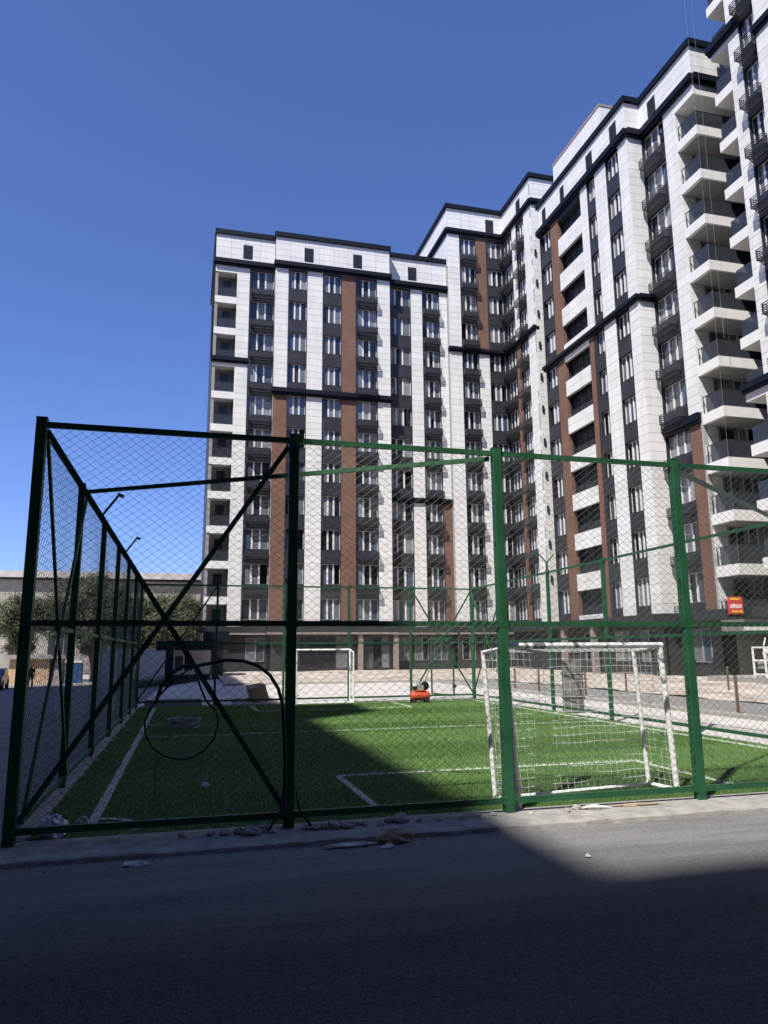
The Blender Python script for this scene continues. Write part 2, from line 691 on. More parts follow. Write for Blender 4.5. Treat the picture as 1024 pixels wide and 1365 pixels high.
# pale trampled strip between the ring road and the pitch is the ground sheet itself; sand bank against the buildings
def sandz(x, y):
    d1 = sm(41.5, 58, y)                 # towards the far facade
    d2 = sm(17.6, 25.5, x)               # towards the right wing
    h = max(d1 * .12, d2 * .14)
    e = min(sm(40.6, 42.5, y) if x < 17.4 else 1, 1)
    e = max(e, sm(17.3, 21.0, x))
    return -.04 + (h + .10 * vnoise(x * .6, y * .6) + .06 * vnoise(x * 2.1, y * 2.1)) * e


bank = MB()
xs = lin(2.2, 27.4, 64)
ys = lin(12, 60.5, 120)
for j in range(len(ys) - 1):
    for i in range(len(xs) - 1):
        xa, xb, ya, yb = xs[i], xs[i + 1], ys[j], ys[j + 1]
        if yb > 41 or xa > 17.2:
            bank.poly([(xa, ya, sandz(xa, ya)), (xb, ya, sandz(xb, ya)), (xb, yb, sandz(xb, yb)), (xa, yb, sandz(xa, yb))])
o = bank.build('sand_bank', 'sand', smooth=True)
o['kind'] = 'structure'

# concrete kerb strip under the near fence: rough-cast, uneven front edge
def kerb_strip(name, x0, x1, y0, y1, along, h):
    mb = MB()
    n = int(abs((x1 - x0) if along == 'x' else (y1 - y0)) / .12)
    rows = []
    for i in range(n + 1):
        t = i / n
        if along == 'x':
            x = x0 + (x1 - x0) * t
            j1 = .035 * (vnoise(x * 2.1, 3.3) - .5) + .03 * (vnoise(x * 9, 1.1) - .5)
            j2 = .012 * (vnoise(x * 7, 5.1) - .5)
            rows.append([(x, y0 + j1, -.03), (x, y0 + j1 * .8 + .012, h * .8 + j2), (x, y0 + .06 + j1 * .5, h + j2), (x, (y0 + y1) / 2, h + j2 * .4), (x, y1, h), (x, y1, -.03)])
        else:
            y = y0 + (y1 - y0) * t
            b = gz(x0, y)
            j1 = .02 * (vnoise(y * 2.3, 7.3) - .5)
            rows.append([(x0 + j1, y, -.03 + b), (x0 + j1 + .01, y, b + h * .8), (x0 + .04 + j1, y, b + h), ((x0 + x1) / 2, y, b + h), (x1, y, b + h), (x1, y, -.03 + b)])
    k = len(rows[0])
    mb.v = [p for r in rows for p in r]
    for i in range(n):
        for j in range(k - 1):
            mb.f.append((i * k + j, i * k + k + j, i * k + k + j + 1, i * k + j + 1))
            mb.m.append(0)
    o = mb.build(name, 'kerb', fixn=True)
    o['kind'] = 'structure'
    return o


kerb_strip('front_kerb', -1.9, 18, 6.93, 7.66, 'x', .045)
kerb_strip('side_kerb', -1.62, -1.33, 7.665, 25.6, 'y', .05)
kerb_strip('ring_kerb', 13.5, 13.7, 8.0, 41.5, 'y', .08)
kerb_strip('far_kerb', 2.0, 17.3, 40.6, 40.85, 'x', .09)
kerb_strip('street_kerb', -16.0, -3.0, 64.05, 64.35, 'x', .12)
bpy.data.objects['street_kerb'].location.z = -.75

# ---------------------------------------------------------------- pitch: turf, lines
grid('turf_base', [-1.325, 4, 9.98], [7.665, 12, 18, 25.1], lambda x, y: .02, 'turf_base_mat')
LINES = [  # x0,x1,y0,y1
    (-.88, -.78, 8.10, 24.45), (9.55, 9.65, 8.10, 24.45), (-.88, 9.65, 8.03, 8.11), (-.88, 9.65, 24.40, 24.48),
    (-.78, 9.55, 16.13, 16.21), (2.05, 2.13, 8.11, 10.40), (6.66, 6.74, 8.11, 10.40), (2.05, 6.74, 10.36, 10.44),
    (2.05, 2.13, 22.1, 24.40), (6.66, 6.74, 22.1, 24.40), (2.05, 6.74, 22.06, 22.14)]
lines_mb = MB()
for (a, b, c, d) in LINES:
    nx, ny = max(1, int((b - a) / .5)), max(1, int((d - c) / .5))
    lines_mb.poly([(a, c, .026), (b, c, .026), (b, d, .026), (a, d, .026)])
for i in range(10):      # corner arc
    t0, t1 = math.pi / 2 * i / 10, math.pi / 2 * (i + 1) / 10
    q = lambda t, r: (-.83 + r * math.cos(t), 8.07 + r * math.sin(t), .030)
    lines_mb.poly([q(t0, .42), q(t0, .48), q(t1, .48), q(t1, .42)])
o = lines_mb.build('pitch_lines', 'turf_white')
o['kind'] = 'structure'

rs = np.random.RandomState(3)
NB = 330000
bx = rs.uniform(-1.32, 9.97, NB)
u = rs.uniform(0, 1, NB)
by = 7.67 * (25.08 / 7.67) ** u          # denser near the camera
inl = np.zeros(NB, bool)
for (a, b, c, d) in LINES:
    inl |= (bx > a) & (bx < b) & (by > c) & (by < d)
rr_ = np.hypot(bx + .83, by - 8.07)
inl |= (rr_ > .42) & (rr_ < .48) & (bx > -.83)
# tufting combed in bands, as rolled artificial turf lies
comb = np.where((np.floor((by - 7.6) / 2.0) % 2) > 0, 1.0, -1.0)
ang = rs.uniform(0, 2 * math.pi, NB)
hgt = rs.uniform(.018, .042, NB) * (0.8 + .4 * rs.rand(NB))
wid = .0035 * (by / 7.6) ** .8
lx = rs.normal(0, .010, NB)
ly = rs.normal(0, .009, NB) + comb * .006
V = np.zeros((NB, 3, 3), np.float32)
V[:, 0] = np.stack([bx - np.cos(ang) * wid, by - np.sin(ang) * wid, np.full(NB, .018)], 1)
V[:, 1] = np.stack([bx + np.cos(ang) * wid, by + np.sin(ang) * wid, np.full(NB, .018)], 1)
V[:, 2] = np.stack([bx + lx, by + ly, .02 + hgt], 1)
me = bpy.data.meshes.new('turf_blades')
me.vertices.add(NB * 3)
me.vertices.foreach_set('co', V.ravel())
me.loops.add(NB * 3)
me.loops.foreach_set('vertex_index', np.arange(NB * 3, dtype=np.int32))
me.polygons.add(NB)
me.polygons.foreach_set('loop_start', np.arange(0, NB * 3, 3, dtype=np.int32))
me.polygons.foreach_set('loop_total', np.full(NB, 3, np.int32))
me.materials.append(M['turf'])
me.materials.append(M['turf_white'])
me.polygons.foreach_set('material_index', inl.astype(np.int32))
me.update(calc_edges=True)
o = link('artificial_turf', me)
o['kind'] = 'stuff'
tag(o, 'short green artificial turf covering the fenced pitch', 'turf')

# ---------------------------------------------------------------- pitch fences
POST, RAIL, TOP, MID = .098, .054, 3.90, 1.98


def mesh_panel(p0, p1, z0, z1, parent, seed):
    """chain-link: two families of thin wires between z0 and z1, slightly slack"""
    a, b = .103, .079
    p0, p1 = Vector(p0), Vector(p1)
    d = p1 - p0
    L = d.length
    d /= L
    nrm = Vector((-d.y, d.x, 0))
    H = z1 - z0
    verts, faces = [], []
    r = .0018
    rr = random.Random(seed)
    ph = [rr.uniform(0, 6.28) for _ in range(6)]

    def warp(s, z):
        e = math.sin(math.pi * max(0, min(1, s / L))) * math.sin(math.pi * max(0, min(1, z / H)))
        return (.012 * math.sin(2.1 * s + ph[0] + 1.3 * z), .010 * math.sin(2.6 * z + ph[1] + s), e * (.025 * math.sin(1.7 * s + ph[2]) + .012 * math.sin(3.1 * z + ph[3])))

    for fam in (1, -1):
        kmin = int(math.floor(-H / b)) - 1
        kmax = int(math.ceil(L / a + H / b)) + 1
        for k in range(kmin, kmax):
            # s = a*(k*1.0 + fam*z/b)
            # parametrise by z
            zs0, zs1 = 0.0, H
            s_at = lambda z: a * (k + fam * z / b)
            # clip s to 0..L
            zl = fam * (0 - a * k) * b / a
            zr = fam * (L - a * k) * b / a
            lo, hi = min(zl, zr), max(zl, zr)
            zs0, zs1 = max(zs0, lo), min(zs1, hi)
            if zs1 - zs0 < .01:
                continue
            n = max(1, int((zs1 - zs0) / .45))
            base = len(verts)
            for i in range(n + 1):
                z = zs0 + (zs1 - zs0) * i / n
                s = s_at(z)
                w = warp(s, z)
                c = p0 + d * (s + (w[0] if .05 < s < L - .05 else 0)) + nrm * w[2]
                zz = z0 + z + (w[1] if .05 < z < H - .05 else 0)
                # triangular section, across the wire direction
                for ax, bz in ((0, 1), (.87, -.5), (-.87, -.5)):
                    off = nrm * (ax * r)
                    verts.append((c.x + off.x + d.x * (-fam * bz * r * .6), c.y + off.y + d.y * (-fam * bz * r * .6), zz + bz * r * .8))
            for i in range(n):
                for j in range(3):
                    faces.append((base + i * 3 + j, base + i * 3 + (j + 1) % 3, base + i * 3 + 3 + (j + 1) % 3, base + i * 3 + 3 + j))
    me = bpy.data.meshes.new('wire_mesh')
    me.from_pydata(verts, [], faces)
    me.materials.append(M['wire'])
    o = link('wire_mesh', me, parent)
    o['kind'] = 'stuff'
    return o


def fence(label, pts, xbays, inward, post=POST, ramp=0):
    """pts = post positions (x,y); inward = unit vector to the side the mesh hangs on"""
    root = thing('chain_link_fence', label, 'fence', (pts[0][0], pts[0][1], 0), 'fences round the pitch')
    inw = Vector((*inward, 0))
    for i, (x, y) in enumerate(pts):
        mb = MB().box(x - post / 2, x + post / 2, y - post / 2, y + post / 2, -.02, TOP + .05)
        po = mb.build('post', 'green_paint', root)
        bevel(po, .006)
        if 0 < i < len(pts) - 1:
            ties = MB()
            t_ = Vector((abs(inward[1]), abs(inward[0]), 0)) * (post * .5)
            for q in range(9):
                zt = .35 + .42 * q + rnd.uniform(-.1, .1)
                sg_ = rnd.choice((-1, 1))
                c_ = Vector((x, y, zt)) + t_ * sg_ * 1.05 - inw * (post * .3)
                ties.beam(c_, c_ + Vector((0, 0, rnd.uniform(.03, .07))) + t_ * sg_ * .25, .012)
            ties.build('tie_wire', 'dark_metal', po)['kind'] = 'stuff'
            for zt in (.16, MID):
                MB().box(x - post * .62, x + post * .62, y - post * .52, y + post * .52, zt - .04, zt + .04).build('rail_bracket', 'green_paint', po)
        cp = MB().box(x - post * .53, x + post * .53, y - post * .53, y + post * .53, TOP + .05, TOP + .058)
        cp.build('post_cap', 'green_paint', po)
    for i in range(len(pts) - 1):
        a, b = Vector((*pts[i], 0)), Vector((*pts[i + 1], 0))
        d = (b - a).normalized()
        a2, b2 = a + d * post / 2, b - d * post / 2
        for z, h, nm in ((TOP - .01, RAIL, 'top_rail'), (MID, RAIL, 'middle_rail'), (.16, .06, 'bottom_rail')):
            MB().beam(a2 + Vector((0, 0, z)), b2 + Vector((0, 0, z)), .045, h).build(nm, 'green_paint', root)
        if i in xbays:
            o1 = inw * .045
            MB().beam(a2 + o1 + Vector((0, 0, TOP - .06)), b2 + o1 + Vector((0, 0, .22)), .03, .05).build('brace', 'green_paint', root)
            o2 = inw * .085
            MB().beam(a2 + o2 + Vector((0, 0, .22)), b2 + o2 + Vector((0, 0, TOP - .06)), .03, .05).build('brace', 'green_paint', root)
        mesh_panel(a2 - inw * .03, b2 - inw * .03, .19, TOP - .03, root, hash(label) % 997 + i)
    return root


fx = [-1.43, 1.025, 3.32, 5.64, 7.93, 10.0]
sy = [7.51 + 2.95 * k for k in range(7)]
bxs = [-1.43, .98, 3.20, 5.43, 7.65, 10.0]
f_front = fence('tall green chain-link fence closest to the road, in front of the white goal', [(x, FY0) for x in fx], {0, 4}, (0, 1))
f_left = fence('tall green chain-link fence along the side street with two lamp arms', [(FX0, y) for y in sy[1:]], {4}, (1, 0), .085)
f_right = fence('tall green chain-link fence along the gravel road with a forked arm on one post', [(FX1, y) for y in sy[1:]], {4}, (-1, 0), .085)
f_back = fence('far end green chain-link fence behind the red machine', [(x, FY1 + (.09 if i in (0, 5) else 0)) for i, x in enumerate(bxs)], {0, 4}, (0, -1), .075)
# bays joining the near corners to the side fences
for root, x, inw in ((f_left, FX0, Vector((1, 0, 0))), (f_right, FX1, Vector((-1, 0, 0)))):
    a2, b2 = Vector((x, FY0 + .05, 0)), Vector((x, sy[1] - .045, 0))
    for z, h, nm in ((TOP - .01, RAIL, 'top_rail'), (MID, RAIL, 'middle_rail'), (.16, .06, 'bottom_rail')):
        MB().beam(a2 + Vector((0, 0, z)), b2 + Vector((0, 0, z)), .045, h).build(nm, 'green_paint', root)
    MB().beam(a2 + inw * .045 + Vector((0, 0, TOP - .06)), b2 + inw * .045 + Vector((0, 0, .22)), .03, .05).build('brace', 'green_paint', root)
    MB().beam(a2 + inw * .085 + Vector((0, 0, .22)), b2 + inw * .085 + Vector((0, 0, TOP - .06)), .03, .05).build('brace', 'green_paint', root)
    mesh_panel(a2 - inw * .03, b2 - inw * .03, .19, TOP - .03, root, 31)
    # horizontal corner ties at the top
    tx = 3.26 if x < 0 else 5.72
    MB().beam((x + inw.x * .04, sy[1] - .02, TOP - .06), (tx, FY0 + .05, TOP - .06), .04, .05).build('corner_tie', 'green_paint', root)
# lamp arms
for y in (12.75, 17.6):
    mb = MB().beam((FX0, y, TOP), (FX0 + .27, y, TOP + .40), .035, .035)
    mb.beam((FX0 + .25, y, TOP + .40), (FX0 + .34, y, TOP + .36), .06, .05)
    mb.build('lamp_arm', 'green_paint', f_left)
mb = MB().beam((FX1, sy[4], TOP), (FX1, sy[4], TOP + .28), .05)
mb.beam((FX1, sy[4], TOP + .27), (FX1 - .22, sy[4] + .08, TOP + .55), .035)
mb.beam((FX1, sy[4], TOP + .27), (FX1 + .20, sy[4] - .08, TOP + .52), .035)
mb.beam((FX1 - .22, sy[4] + .08, TOP + .55), (FX1 - .30, sy[4] + .08, TOP + .55), .05)
mb.build('lamp_arm', 'green_paint', f_right)

# gate leaf swung open outside the far right corner
gate = thing('wire_gate', 'green tubular gate leaf standing open beyond the far fence', 'gate', (9.25, 25.5, 0))
p, q = Vector((9.30, 25.42, 0)), Vector((8.92, 26.75, 0))
gf = MB()
for a_, b_ in (((p, .12), (p, 2.15)), ((q, .12), (q, 2.15)), ((p, .14), (q, .14)), ((p, 2.13), (q, 2.13)), ((p, 1.15), (q, 1.15))):
    gf.beam(a_[0] + Vector((0, 0, a_[1])), b_[0] + Vector((0, 0, b_[1])), .05)
gf.build('gate_frame', 'green_paint', gate)
MB().box(9.24, 9.36, 25.32, 25.42, 1.8, 1.9).box(9.24, 9.36, 25.32, 25.42, .4, .5).build('hinge', 'dark_metal', gate)
MB().beam(q + Vector((-.05, 0, 1.1)), q + Vector((-.05, 0, 1.3)), .03).build('handle', 'dark_metal', gate)
mesh_panel(p, q, .16, 2.11, gate, 5)

# ---------------------------------------------------------------- goals
def goal(label, cx, cy, w, rot, depth, h, backh, net=True, lean=0.0):
    g = thing('football_goal', label, 'goal', (0, 0, 0), 'goals on the pitch')
    x0, x1, y = -w / 2, w / 2, 0.0
    s = .07
    for x in (x0, x1):
        MB().tube([(x, y, .02), (x - .0, y, h)], s / 2, 10).build('front_post', 'worn_white', g, smooth=False)
        MB().tube([(x, y + depth, .02), (x, y + depth, backh)], .028, 8).build('rear_post', 'worn_white', g)
        MB().tube([(x, y, .055), (x, y + depth, .055)], .028, 8).build('base_bar', 'worn_white', g)
        MB().tube([(x, y, h - .02), (x, y + depth, backh - .02)], .022, 8).build('top_bar', 'worn_white', g)
    MB().tube([(x0 - .035, y, h), (x1 + .035, y, h)], s / 2, 10).build('crossbar', 'worn_white', g)
    MB().tube([(x0, y + depth, .055), (x1, y + depth, .055)], .022, 8).build('rear_bar', 'worn_white', g)
    # net
    mb = MB()
    st = .09
    rr = random.Random(4)
    nx = int((x1 - x0) / st)
    nz = int((backh - .06) / st)
    r = .0023
    sag = lambda x, z: .05 * math.sin((x - x0) / (x1 - x0) * math.pi) * math.sin(z / backh * math.pi)
    for i in range(nx + 1):
        x = x0 + (x1 - x0) * i / nx
        pts = [(x + .01 * math.sin(k * 1.3 + i), y + depth + sag(x, backh * k / 8), .05 + (backh - .07) * k / 8) for k in range(9)]
        mb.tube(pts, r, 3, caps=False)
        mb.tube([(x, y, h - .02), (x, y + depth, backh - .02)], r, 3, caps=False)
    for j in range(nz + 1):
        z = .06 + (backh - .08) * j / nz
        pts = [(x0 + (x1 - x0) * k / 10, y + depth + sag(x0 + (x1 - x0) * k / 10, z), z + .008 * math.sin(k * 2 + j)) for k in range(11)]
        mb.tube(pts, r, 3, caps=False)
        for x in (x0, x1):
            mb.tube([(x, y, z), (x, y + depth, z)], r, 3, caps=False)
    nd = max(2, int(depth / st))
    for x in (x0, x1):
        for k in range(1, nd):
            yy = y + depth * k / nd
            mb.tube([(x, yy, .06), (x, yy, h - .05)], r, 3, caps=False)
    for k in range(1, nd):
        mb.tube([(x0, y + depth * k / nd, h - .02 + (backh - h) * k / nd), (x1, y + depth * k / nd, h - .02 + (backh - h) * k / nd)], r, 3, caps=False)
    if net:
        o = mb.build('net', 'net', g)
        o['kind'] = 'stuff'
    # scuffed tape round the crossbar
    MB().lathe([(.038, 0), (.038, .16)], (x0 + .36, y, h), 10, 'x').build('tape', 'grey_sheet', g)
    for ch in g.children:          # the frame has been knocked out of square
        for v in ch.data.vertices:
            v.co.x -= lean * v.co.z
    g.location = (cx, cy, .005)
    g.rotation_euler = (0, 0, R(rot))
    return g


goal('white goal with net just behind the near fence, on the sunlit turf', 4.60, 7.83, 2.20, 8.0, .47, 1.74, 1.69, True, .062)
goal('white goal at the far end of the pitch, half in shade', 4.48, 25.0, 1.9, 180.0, .55, 1.75, 1.69, False)

# ---------------------------------------------------------------- apartment blocks
FH = 2.88
ZB0 = 4.25                 # sill height of the first dwelling floor
WH = 1.70
PH = .576                  # cladding panel height


class Face:
    def __init__(s, axis, plane):
        s.axis = axis
        s.plane = plane

    def pos(s, u, z, d=0.0):
        return (u, s.plane - d, z) if s.axis == 'y' else (s.plane - d, u, z)

    def rot(s):
        return 0.0 if s.axis == 'y' else -math.pi / 2

    def box(s, mb, u0, u1, z0, z1, d0, d1, mi=0):
        if s.axis == 'y':
            mb.box(u0, u1, s.plane - d1, s.plane - d0, z0, z1, mi)
        else:
            mb.box(s.plane - d1, s.plane - d0, u0, u1, z0, z1, mi)


_cache = {}


def cached(key, fn):
    if key not in _cache:
        _cache[key] = fn()
    return _cache[key]


def window_mesh(w, h, lights, mt='window_frame'):
    mb = MB()
    t = .035
    y0, y1 = -.07, .0
    mb.box(-w / 2, w / 2, y0, y1, 0, t)
    mb.box(-w / 2, w / 2, y0, y1, h - t, h)
    mb.box(-w / 2, -w / 2 + t, y0, y1, t, h - t)
    mb.box(w / 2 - t, w / 2, y0, y1, t, h - t)
    for m, mw in lights:
        mb.box(m - mw / 2, m + mw / 2, y0 - .01, y1, t, h - t)
    return mb.mesh('window', mt)


def sill_mesh(w):
    return MB().box(-w / 2 + .002, w / 2 - .002, -.27, .0, -.0, .012).mesh('sill', 'charcoal_panel')


def pane_mesh(w, h):
    return MB().box(-w / 2, w / 2, -.028, -.008, 0, h).mesh('pane', 'glass')


def basket_mesh(w):
    """air-conditioner basket: frame, vertical end slats and horizontal louvre strips"""
    mb = MB()
    D, H = .52, .58
    for k in range(5):
        z = .02 + k * (H - .08) / 4
        mb.box(-w / 2, w / 2, -D, -D + .02, z, z + .05)
        for s in (-1, 1):
            mb.box(s * (w / 2) - (.02 if s > 0 else 0), s * (w / 2) + (0 if s > 0 else .02), -D + .02, 0, z, z + .05)
    for i in range(5):
        mb.box(-w / 2, w / 2, -D + .03 + i * .1, -D + .07 + i * .1, -.02, .015)
    for x in (-w / 2 + .03, 0, w / 2 - .03):
        mb.box(x - .02, x + .02, -D + .021, -D + .05, .015, H - .02)
    for s in (-1, 1):     # struts below
        mb.beam((s * (w / 2 - .12), -D + .06, -.02), (s * (w / 2 - .12), 0, -.36), .03)
    return mb.mesh('air_conditioner_basket', 'charcoal_panel')


def add_window(b, F, u, z, w, h=WH, rec=.20, open_=False, two=False):
    dull = h == 1.9 or h == 1.85
    if two:
        lights = [(0.05, .09)]
        spans = [(-w / 2 + .035, .005), (.095, w / 2 - .035)]
    else:
        m = .155 * w
        lights = [(-m, .145), (m, .145)]
        spans = [(-w / 2 + .035, -m - .0725), (-m + .0725, m - .0725), (m + .0725, w / 2 - .035)]
    key = (round(w, 2), round(h, 2), two)
    me = cached(('win', key), lambda: window_mesh(w, h, lights, 'engine_grey' if dull else 'window_frame'))
    o = link('window', me, b, F.pos(u, z, -rec), F.rot())
    for i, (a, c) in enumerate(spans):
        pw = c - a
        pm = cached(('pane', round(pw, 3), round(h, 2)), lambda: pane_mesh(pw, h - .07))
        p = bpy.data.objects.new('pane', pm)
        col.objects.link(p)
        p.parent = o
        p.location = ((a + c) / 2, 0, .035)
        p.rotation_euler = (rnd.uniform(-.012, .012), 0, rnd.uniform(-.02, .02))
        if open_ and i == 1:
            p.location = (a + .03, .36, .035)
            p.rotation_euler = (0, 0, R(78))
    if h == WH:
        s = bpy.data.objects.new('sill', cached(('sill', round(w, 2)), lambda: sill_mesh(w)))
        col.objects.link(s)
        s.parent = o
        s.location = (0, 0, -.002)
    return o


def add_basket(b, F, u, z, w, d=0.0):
    me = cached(('basket', round(w, 1)), lambda: basket_mesh(round(w, 1)))
    return link('air_conditioner_basket', me, b, F.pos(u, z, d), F.rot())


def panels(F, u0, u1, z0, z1, mb, b=None, width=1.25, single=False):
    """white cladding: plates with recessed joints; returns backing box args"""
    nz = max(1, round((z1 - z0) / PH))
    nu = max(1, round((u1 - u0) / width))
    g = .022
    ph, pw = (z1 - z0) / nz, (u1 - u0) / nu
    for j in range(nz):
        for i in range(nu):
            ua, ub = u0 + pw * i + (g / 2 if i else 0), u0 + pw * (i + 1) - (g / 2 if i < nu - 1 else 0)
            za, zb = z0 + ph * j + (g / 2 if j else 0), z0 + ph * (j + 1) - (g / 2 if j < nz - 1 else 0)
            if single and b is not None:
                w_, h_ = round(ub - ua, 3), round(zb - za, 3)
                me = cached(('panel', w_, h_), lambda: MB().box(-w_ / 2, w_ / 2, -.03, 0, 0, h_).mesh('panel', 'white_panel'))
                link('panel', me, b, F.pos((ua + ub) / 2, za, -.03 + rnd.uniform(-.002, .002)), F.rot())
            else:
                F.box(mb, ua, ub, za, zb, -.03, rnd.uniform(-.002, .002))


def pier(b, F, u0, u1, z0, z1, acc, single=False, width=1.25):
    F.box(acc['joint'], u0 + .031, u1 - .031, z0, z1, -.30, -.03)
    panels(F, u0, u1, z0, z1, acc['panel'], b, width, single)


def brickcol(F, u0, u1, z0, z1, acc):
    F.box(acc['brick'], u0, u1, z0, z1, -.30, -.02)


def winbay(b, F, u0, u1, k0, k1, acc, zbot, ztop, ac=None, h=WH, two=False, flip=False, sp=-.03):
    """window column: spandrels between windows; ac = set of floors with a basket"""
    w = u1 - u0 - .12
    uc = (u0 + u1) / 2
    F.box(acc['dark'], u0, u0 + .06, zbot, ztop, -.30, sp)
    F.box(acc['dark'], u1 - .06, u1, zbot, ztop, -.30, sp)
    z = zbot
    for k in range(k0, k1 + 1):
        zb = ZB0 + FH * k
        if zb > z:
            F.box(acc['dark'], u0 + .06, u1 - .06, z, zb, -.30, sp + .004)
        add_window(b, F, uc, zb, w, h, .28, rnd.random() < .11, two)
        z = zb + h
        if ac and k in ac:
            add_basket(b, F, uc, zb - .72, min(w, 1.9), .004 + sp)
    F.box(acc['dark'], u0 + .06, u1 - .06, z, ztop, -.30, sp + .004)


def cornice(b, F, u0, u1, z0, z1, proud=.30, e0=True, e1=True):
    mb = MB()
    F.box(mb, u0 - (proud * .5 if e0 else 0), u1 + (proud * .5 if e1 else 0), z0 + .18, z1, -.29, proud)
    F.box(mb, u0 - (proud * .3 if e0 else 0), u1 + (proud * .3 if e1 else 0), z0, z0 + .18, -.29, proud * .6)
    return mb.build('cornice', 'cornice', b)


def vent(b, F, u, z, w=.82, h=1.3):
    mb = MB()
    F.box(mb, u - w / 2, u + w / 2, z, z + h, .004, .02)
    n = 9
    for i in range(n):
        F.box(mb, u - w / 2 + .05, u + w / 2 - .05, z + .05 + (h - .1) * i / n, z + .05 + (h - .1) * i / n + .07, .02, .05)
    return mb.build('vent', 'charcoal_panel', b)


def new_acc():
    return {k: MB() for k in ('joint', 'panel', 'brick', 'dark', 'core', 'slab')}


def flush(b, acc):
    for k, nm, mt in (('core', 'wall', 'dark_tile'), ('joint', 'pier', 'joint'), ('panel', 'cladding_panels', 'white_panel'), ('brick', 'brick_strip', 'brick'),
                      ('dark', 'spandrel', 'dark_tile')):
        if acc[k].v:
            o = acc[k].build(nm, mt, b)
            if k == 'panel':
                o['kind'] = 'stuff'


def zk(k):
    return ZB0 + FH * k


ZC0, ZC1, ZT = 34.85, 35.45, 37.85        # top cornice and parapet of the eleven-row blocks
Z0 = 3.72                                  # top of the ground-floor ledge

# ---- left block (faces the camera)
bA = thing('apartment_building', 'left block of white, charcoal and brick apartments with open corner loggias', 'building', (12, 66, 0), 'apartment blocks round the pitch')
acc = new_acc()
S1, S2, S3 = Face('y', 60.8), Face('y', 60.0), Face('y', 60.95)
acc['core'].box(3.41, 22.5, 61.25, 75, 0, 37.6)
acc['core'].box(1.53, 3.41, 61.86, 75, 0, 37.6)
acc['core'].box(6.67, 16.39, 60.3, 61.25, 0, 37.6)
acc['core'].box(3.41, 6.67, 61.1, 61.25, 0, 35)
acc['core'].box(1.24, 1.53, 62.0, 75, 0, 37.6)
# S1
pier(bA, S1, 3.11, 4.19, Z0, ZC0, acc)
winbay(bA, S1, 4.19, 6.37, 0, 10, acc, Z0, ZC0, set(range(11)))
# S2
for (u0, u1, ztop, zbot, kind) in ((6.37, 7.49, ZC0, 23.75, 'w'), (6.37, 7.49, 23.2, Z0, 'b'), (9.18, 10.53, ZC0, 23.75, 'w'), (9.18, 10.53, 23.2, Z0, 'w'),
                                   (12.26, 13.52, ZC0, 23.75, 'b'), (12.26, 13.52, 23.2, Z0, 'b'), (15.52, 16.69, ZC0, 23.75, 'w'), (15.52, 16.69, 23.2, Z0, 'w')):
    (pier(bA, S2, u0, u1, zbot, ztop, acc) if kind == 'w' else brickcol(S2, u0, u1, zbot, ztop, acc))
winbay(bA, S2, 7.49, 9.18, 0, 10, acc, Z0, ZC0)
winbay(bA, S2, 10.53, 12.26, 0, 10, acc, Z0, ZC0)
winbay(bA, S2, 13.52, 15.52, 0, 10, acc, Z0, ZC0, set(range(11)))
cornice(bA, S2, 6.37, 16.69, 23.22, 23.77)
# S2 flank returns
acc['joint'].box(6.37, 6.67, 60.3, 61.0, Z0, ZC0)
acc['joint'].box(16.39, 16.69, 60.3, 61.2, Z0, ZC0)
# S3
winbay(bA, S3, 16.69, 18.98, 0, 10, acc, Z0, ZC0)
pier(bA, S3, 18.98, 20.07, 14.95, ZC0, acc)
pier(bA, S3, 18.98, 20.07, Z0, 14.5, acc)
winbay(bA, S3, 20.07, 21.77, 0, 10, acc, Z0, ZC0, set(range(11)))
pier(bA, S3, 21.77, 22.54, 14.95, ZC0, acc)
brickcol(S3, 21.77, 22.54, Z0, 14.5, acc)
cornice(bA, S3, 16.85, 22.54, 14.5, 14.95, .25, False, False)
# parapets
for F, u0, u1 in ((S1, 1.24, 6.37), (S2, 6.37, 16.69), (S3, 16.69, 22.54)):
    F.box(acc['joint'], u0, u1, ZC1, ZT - .02, -.5, -.03)
    panels(F, u0, u1, ZC1 + .01, ZT - .02, acc['panel'], None, 1.3)
    F.box(acc['joint'], u0, u1, ZC0, ZC1, -.5, -.03)
    cornice(bA, F, u0, u1, ZC0 + .05, ZC1, .32, F is not S3, F is S2)
    mb = MB()
    F.box(mb, u0 - .12, u1 + (.12 if F is S2 else 0), ZT, ZT + .42, -.6, .16)
    mb.build('coping', 'cornice', bA)
mb = MB().box(1.10, 1.6, 61.5, 75, ZT, ZT + .42)
mb.build('coping', 'cornice', bA)
acc['joint'].box(6.42, 6.9, 60.5, 61.3, ZC0, ZT)
acc['joint'].box(16.2, 16.64, 60.5, 61.45, ZC0, ZT)
for F, u in ((S1, 3.97), (S2, 9.27), (S2, 13.7), (S3, 19.15)):
    vent(bA, F, u, ZC1 + .32)
# corner loggias
for k in range(0, 12):
    fl = zk(k) - 1.10
    slab = MB().box(1.26, 3.11, 60.80, 62.4, fl - .55, fl + .06).build('loggia_slab', 'white_slab', bA)
    if k < 11:
        mb = MB()
        mb.box(1.50, 3.08, 60.90, 60.93, fl + .06, fl + .95)
        mb.build('loggia_railing', 'rail_glass', bA)
        MB().box(1.50, 3.08, 60.88, 60.95, fl + .95, fl + .99).build('handrail', 'dark_metal', bA)
        mb = MB().box(1.95, 2.65, 61.76, 61.80, fl + .06, fl + 2.0)
        mb.build('balcony_door', 'rail_glass', bA)
acc['slab'].box(1.26, 1.50, 60.86, 61.8, 3.2, ZC0)
acc['slab'].box(3.11, 3.4, 61.1, 61.8, 3.2, ZC0)
acc['slab'].box(1.50, 3.11, 61.8, 61.85, 3.2, ZC0)
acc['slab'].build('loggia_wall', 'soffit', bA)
acc['slab'].v.clear()
cornice(bA, S1, 1.24, 4.19, 25.95, 26.45, .22, True, False)
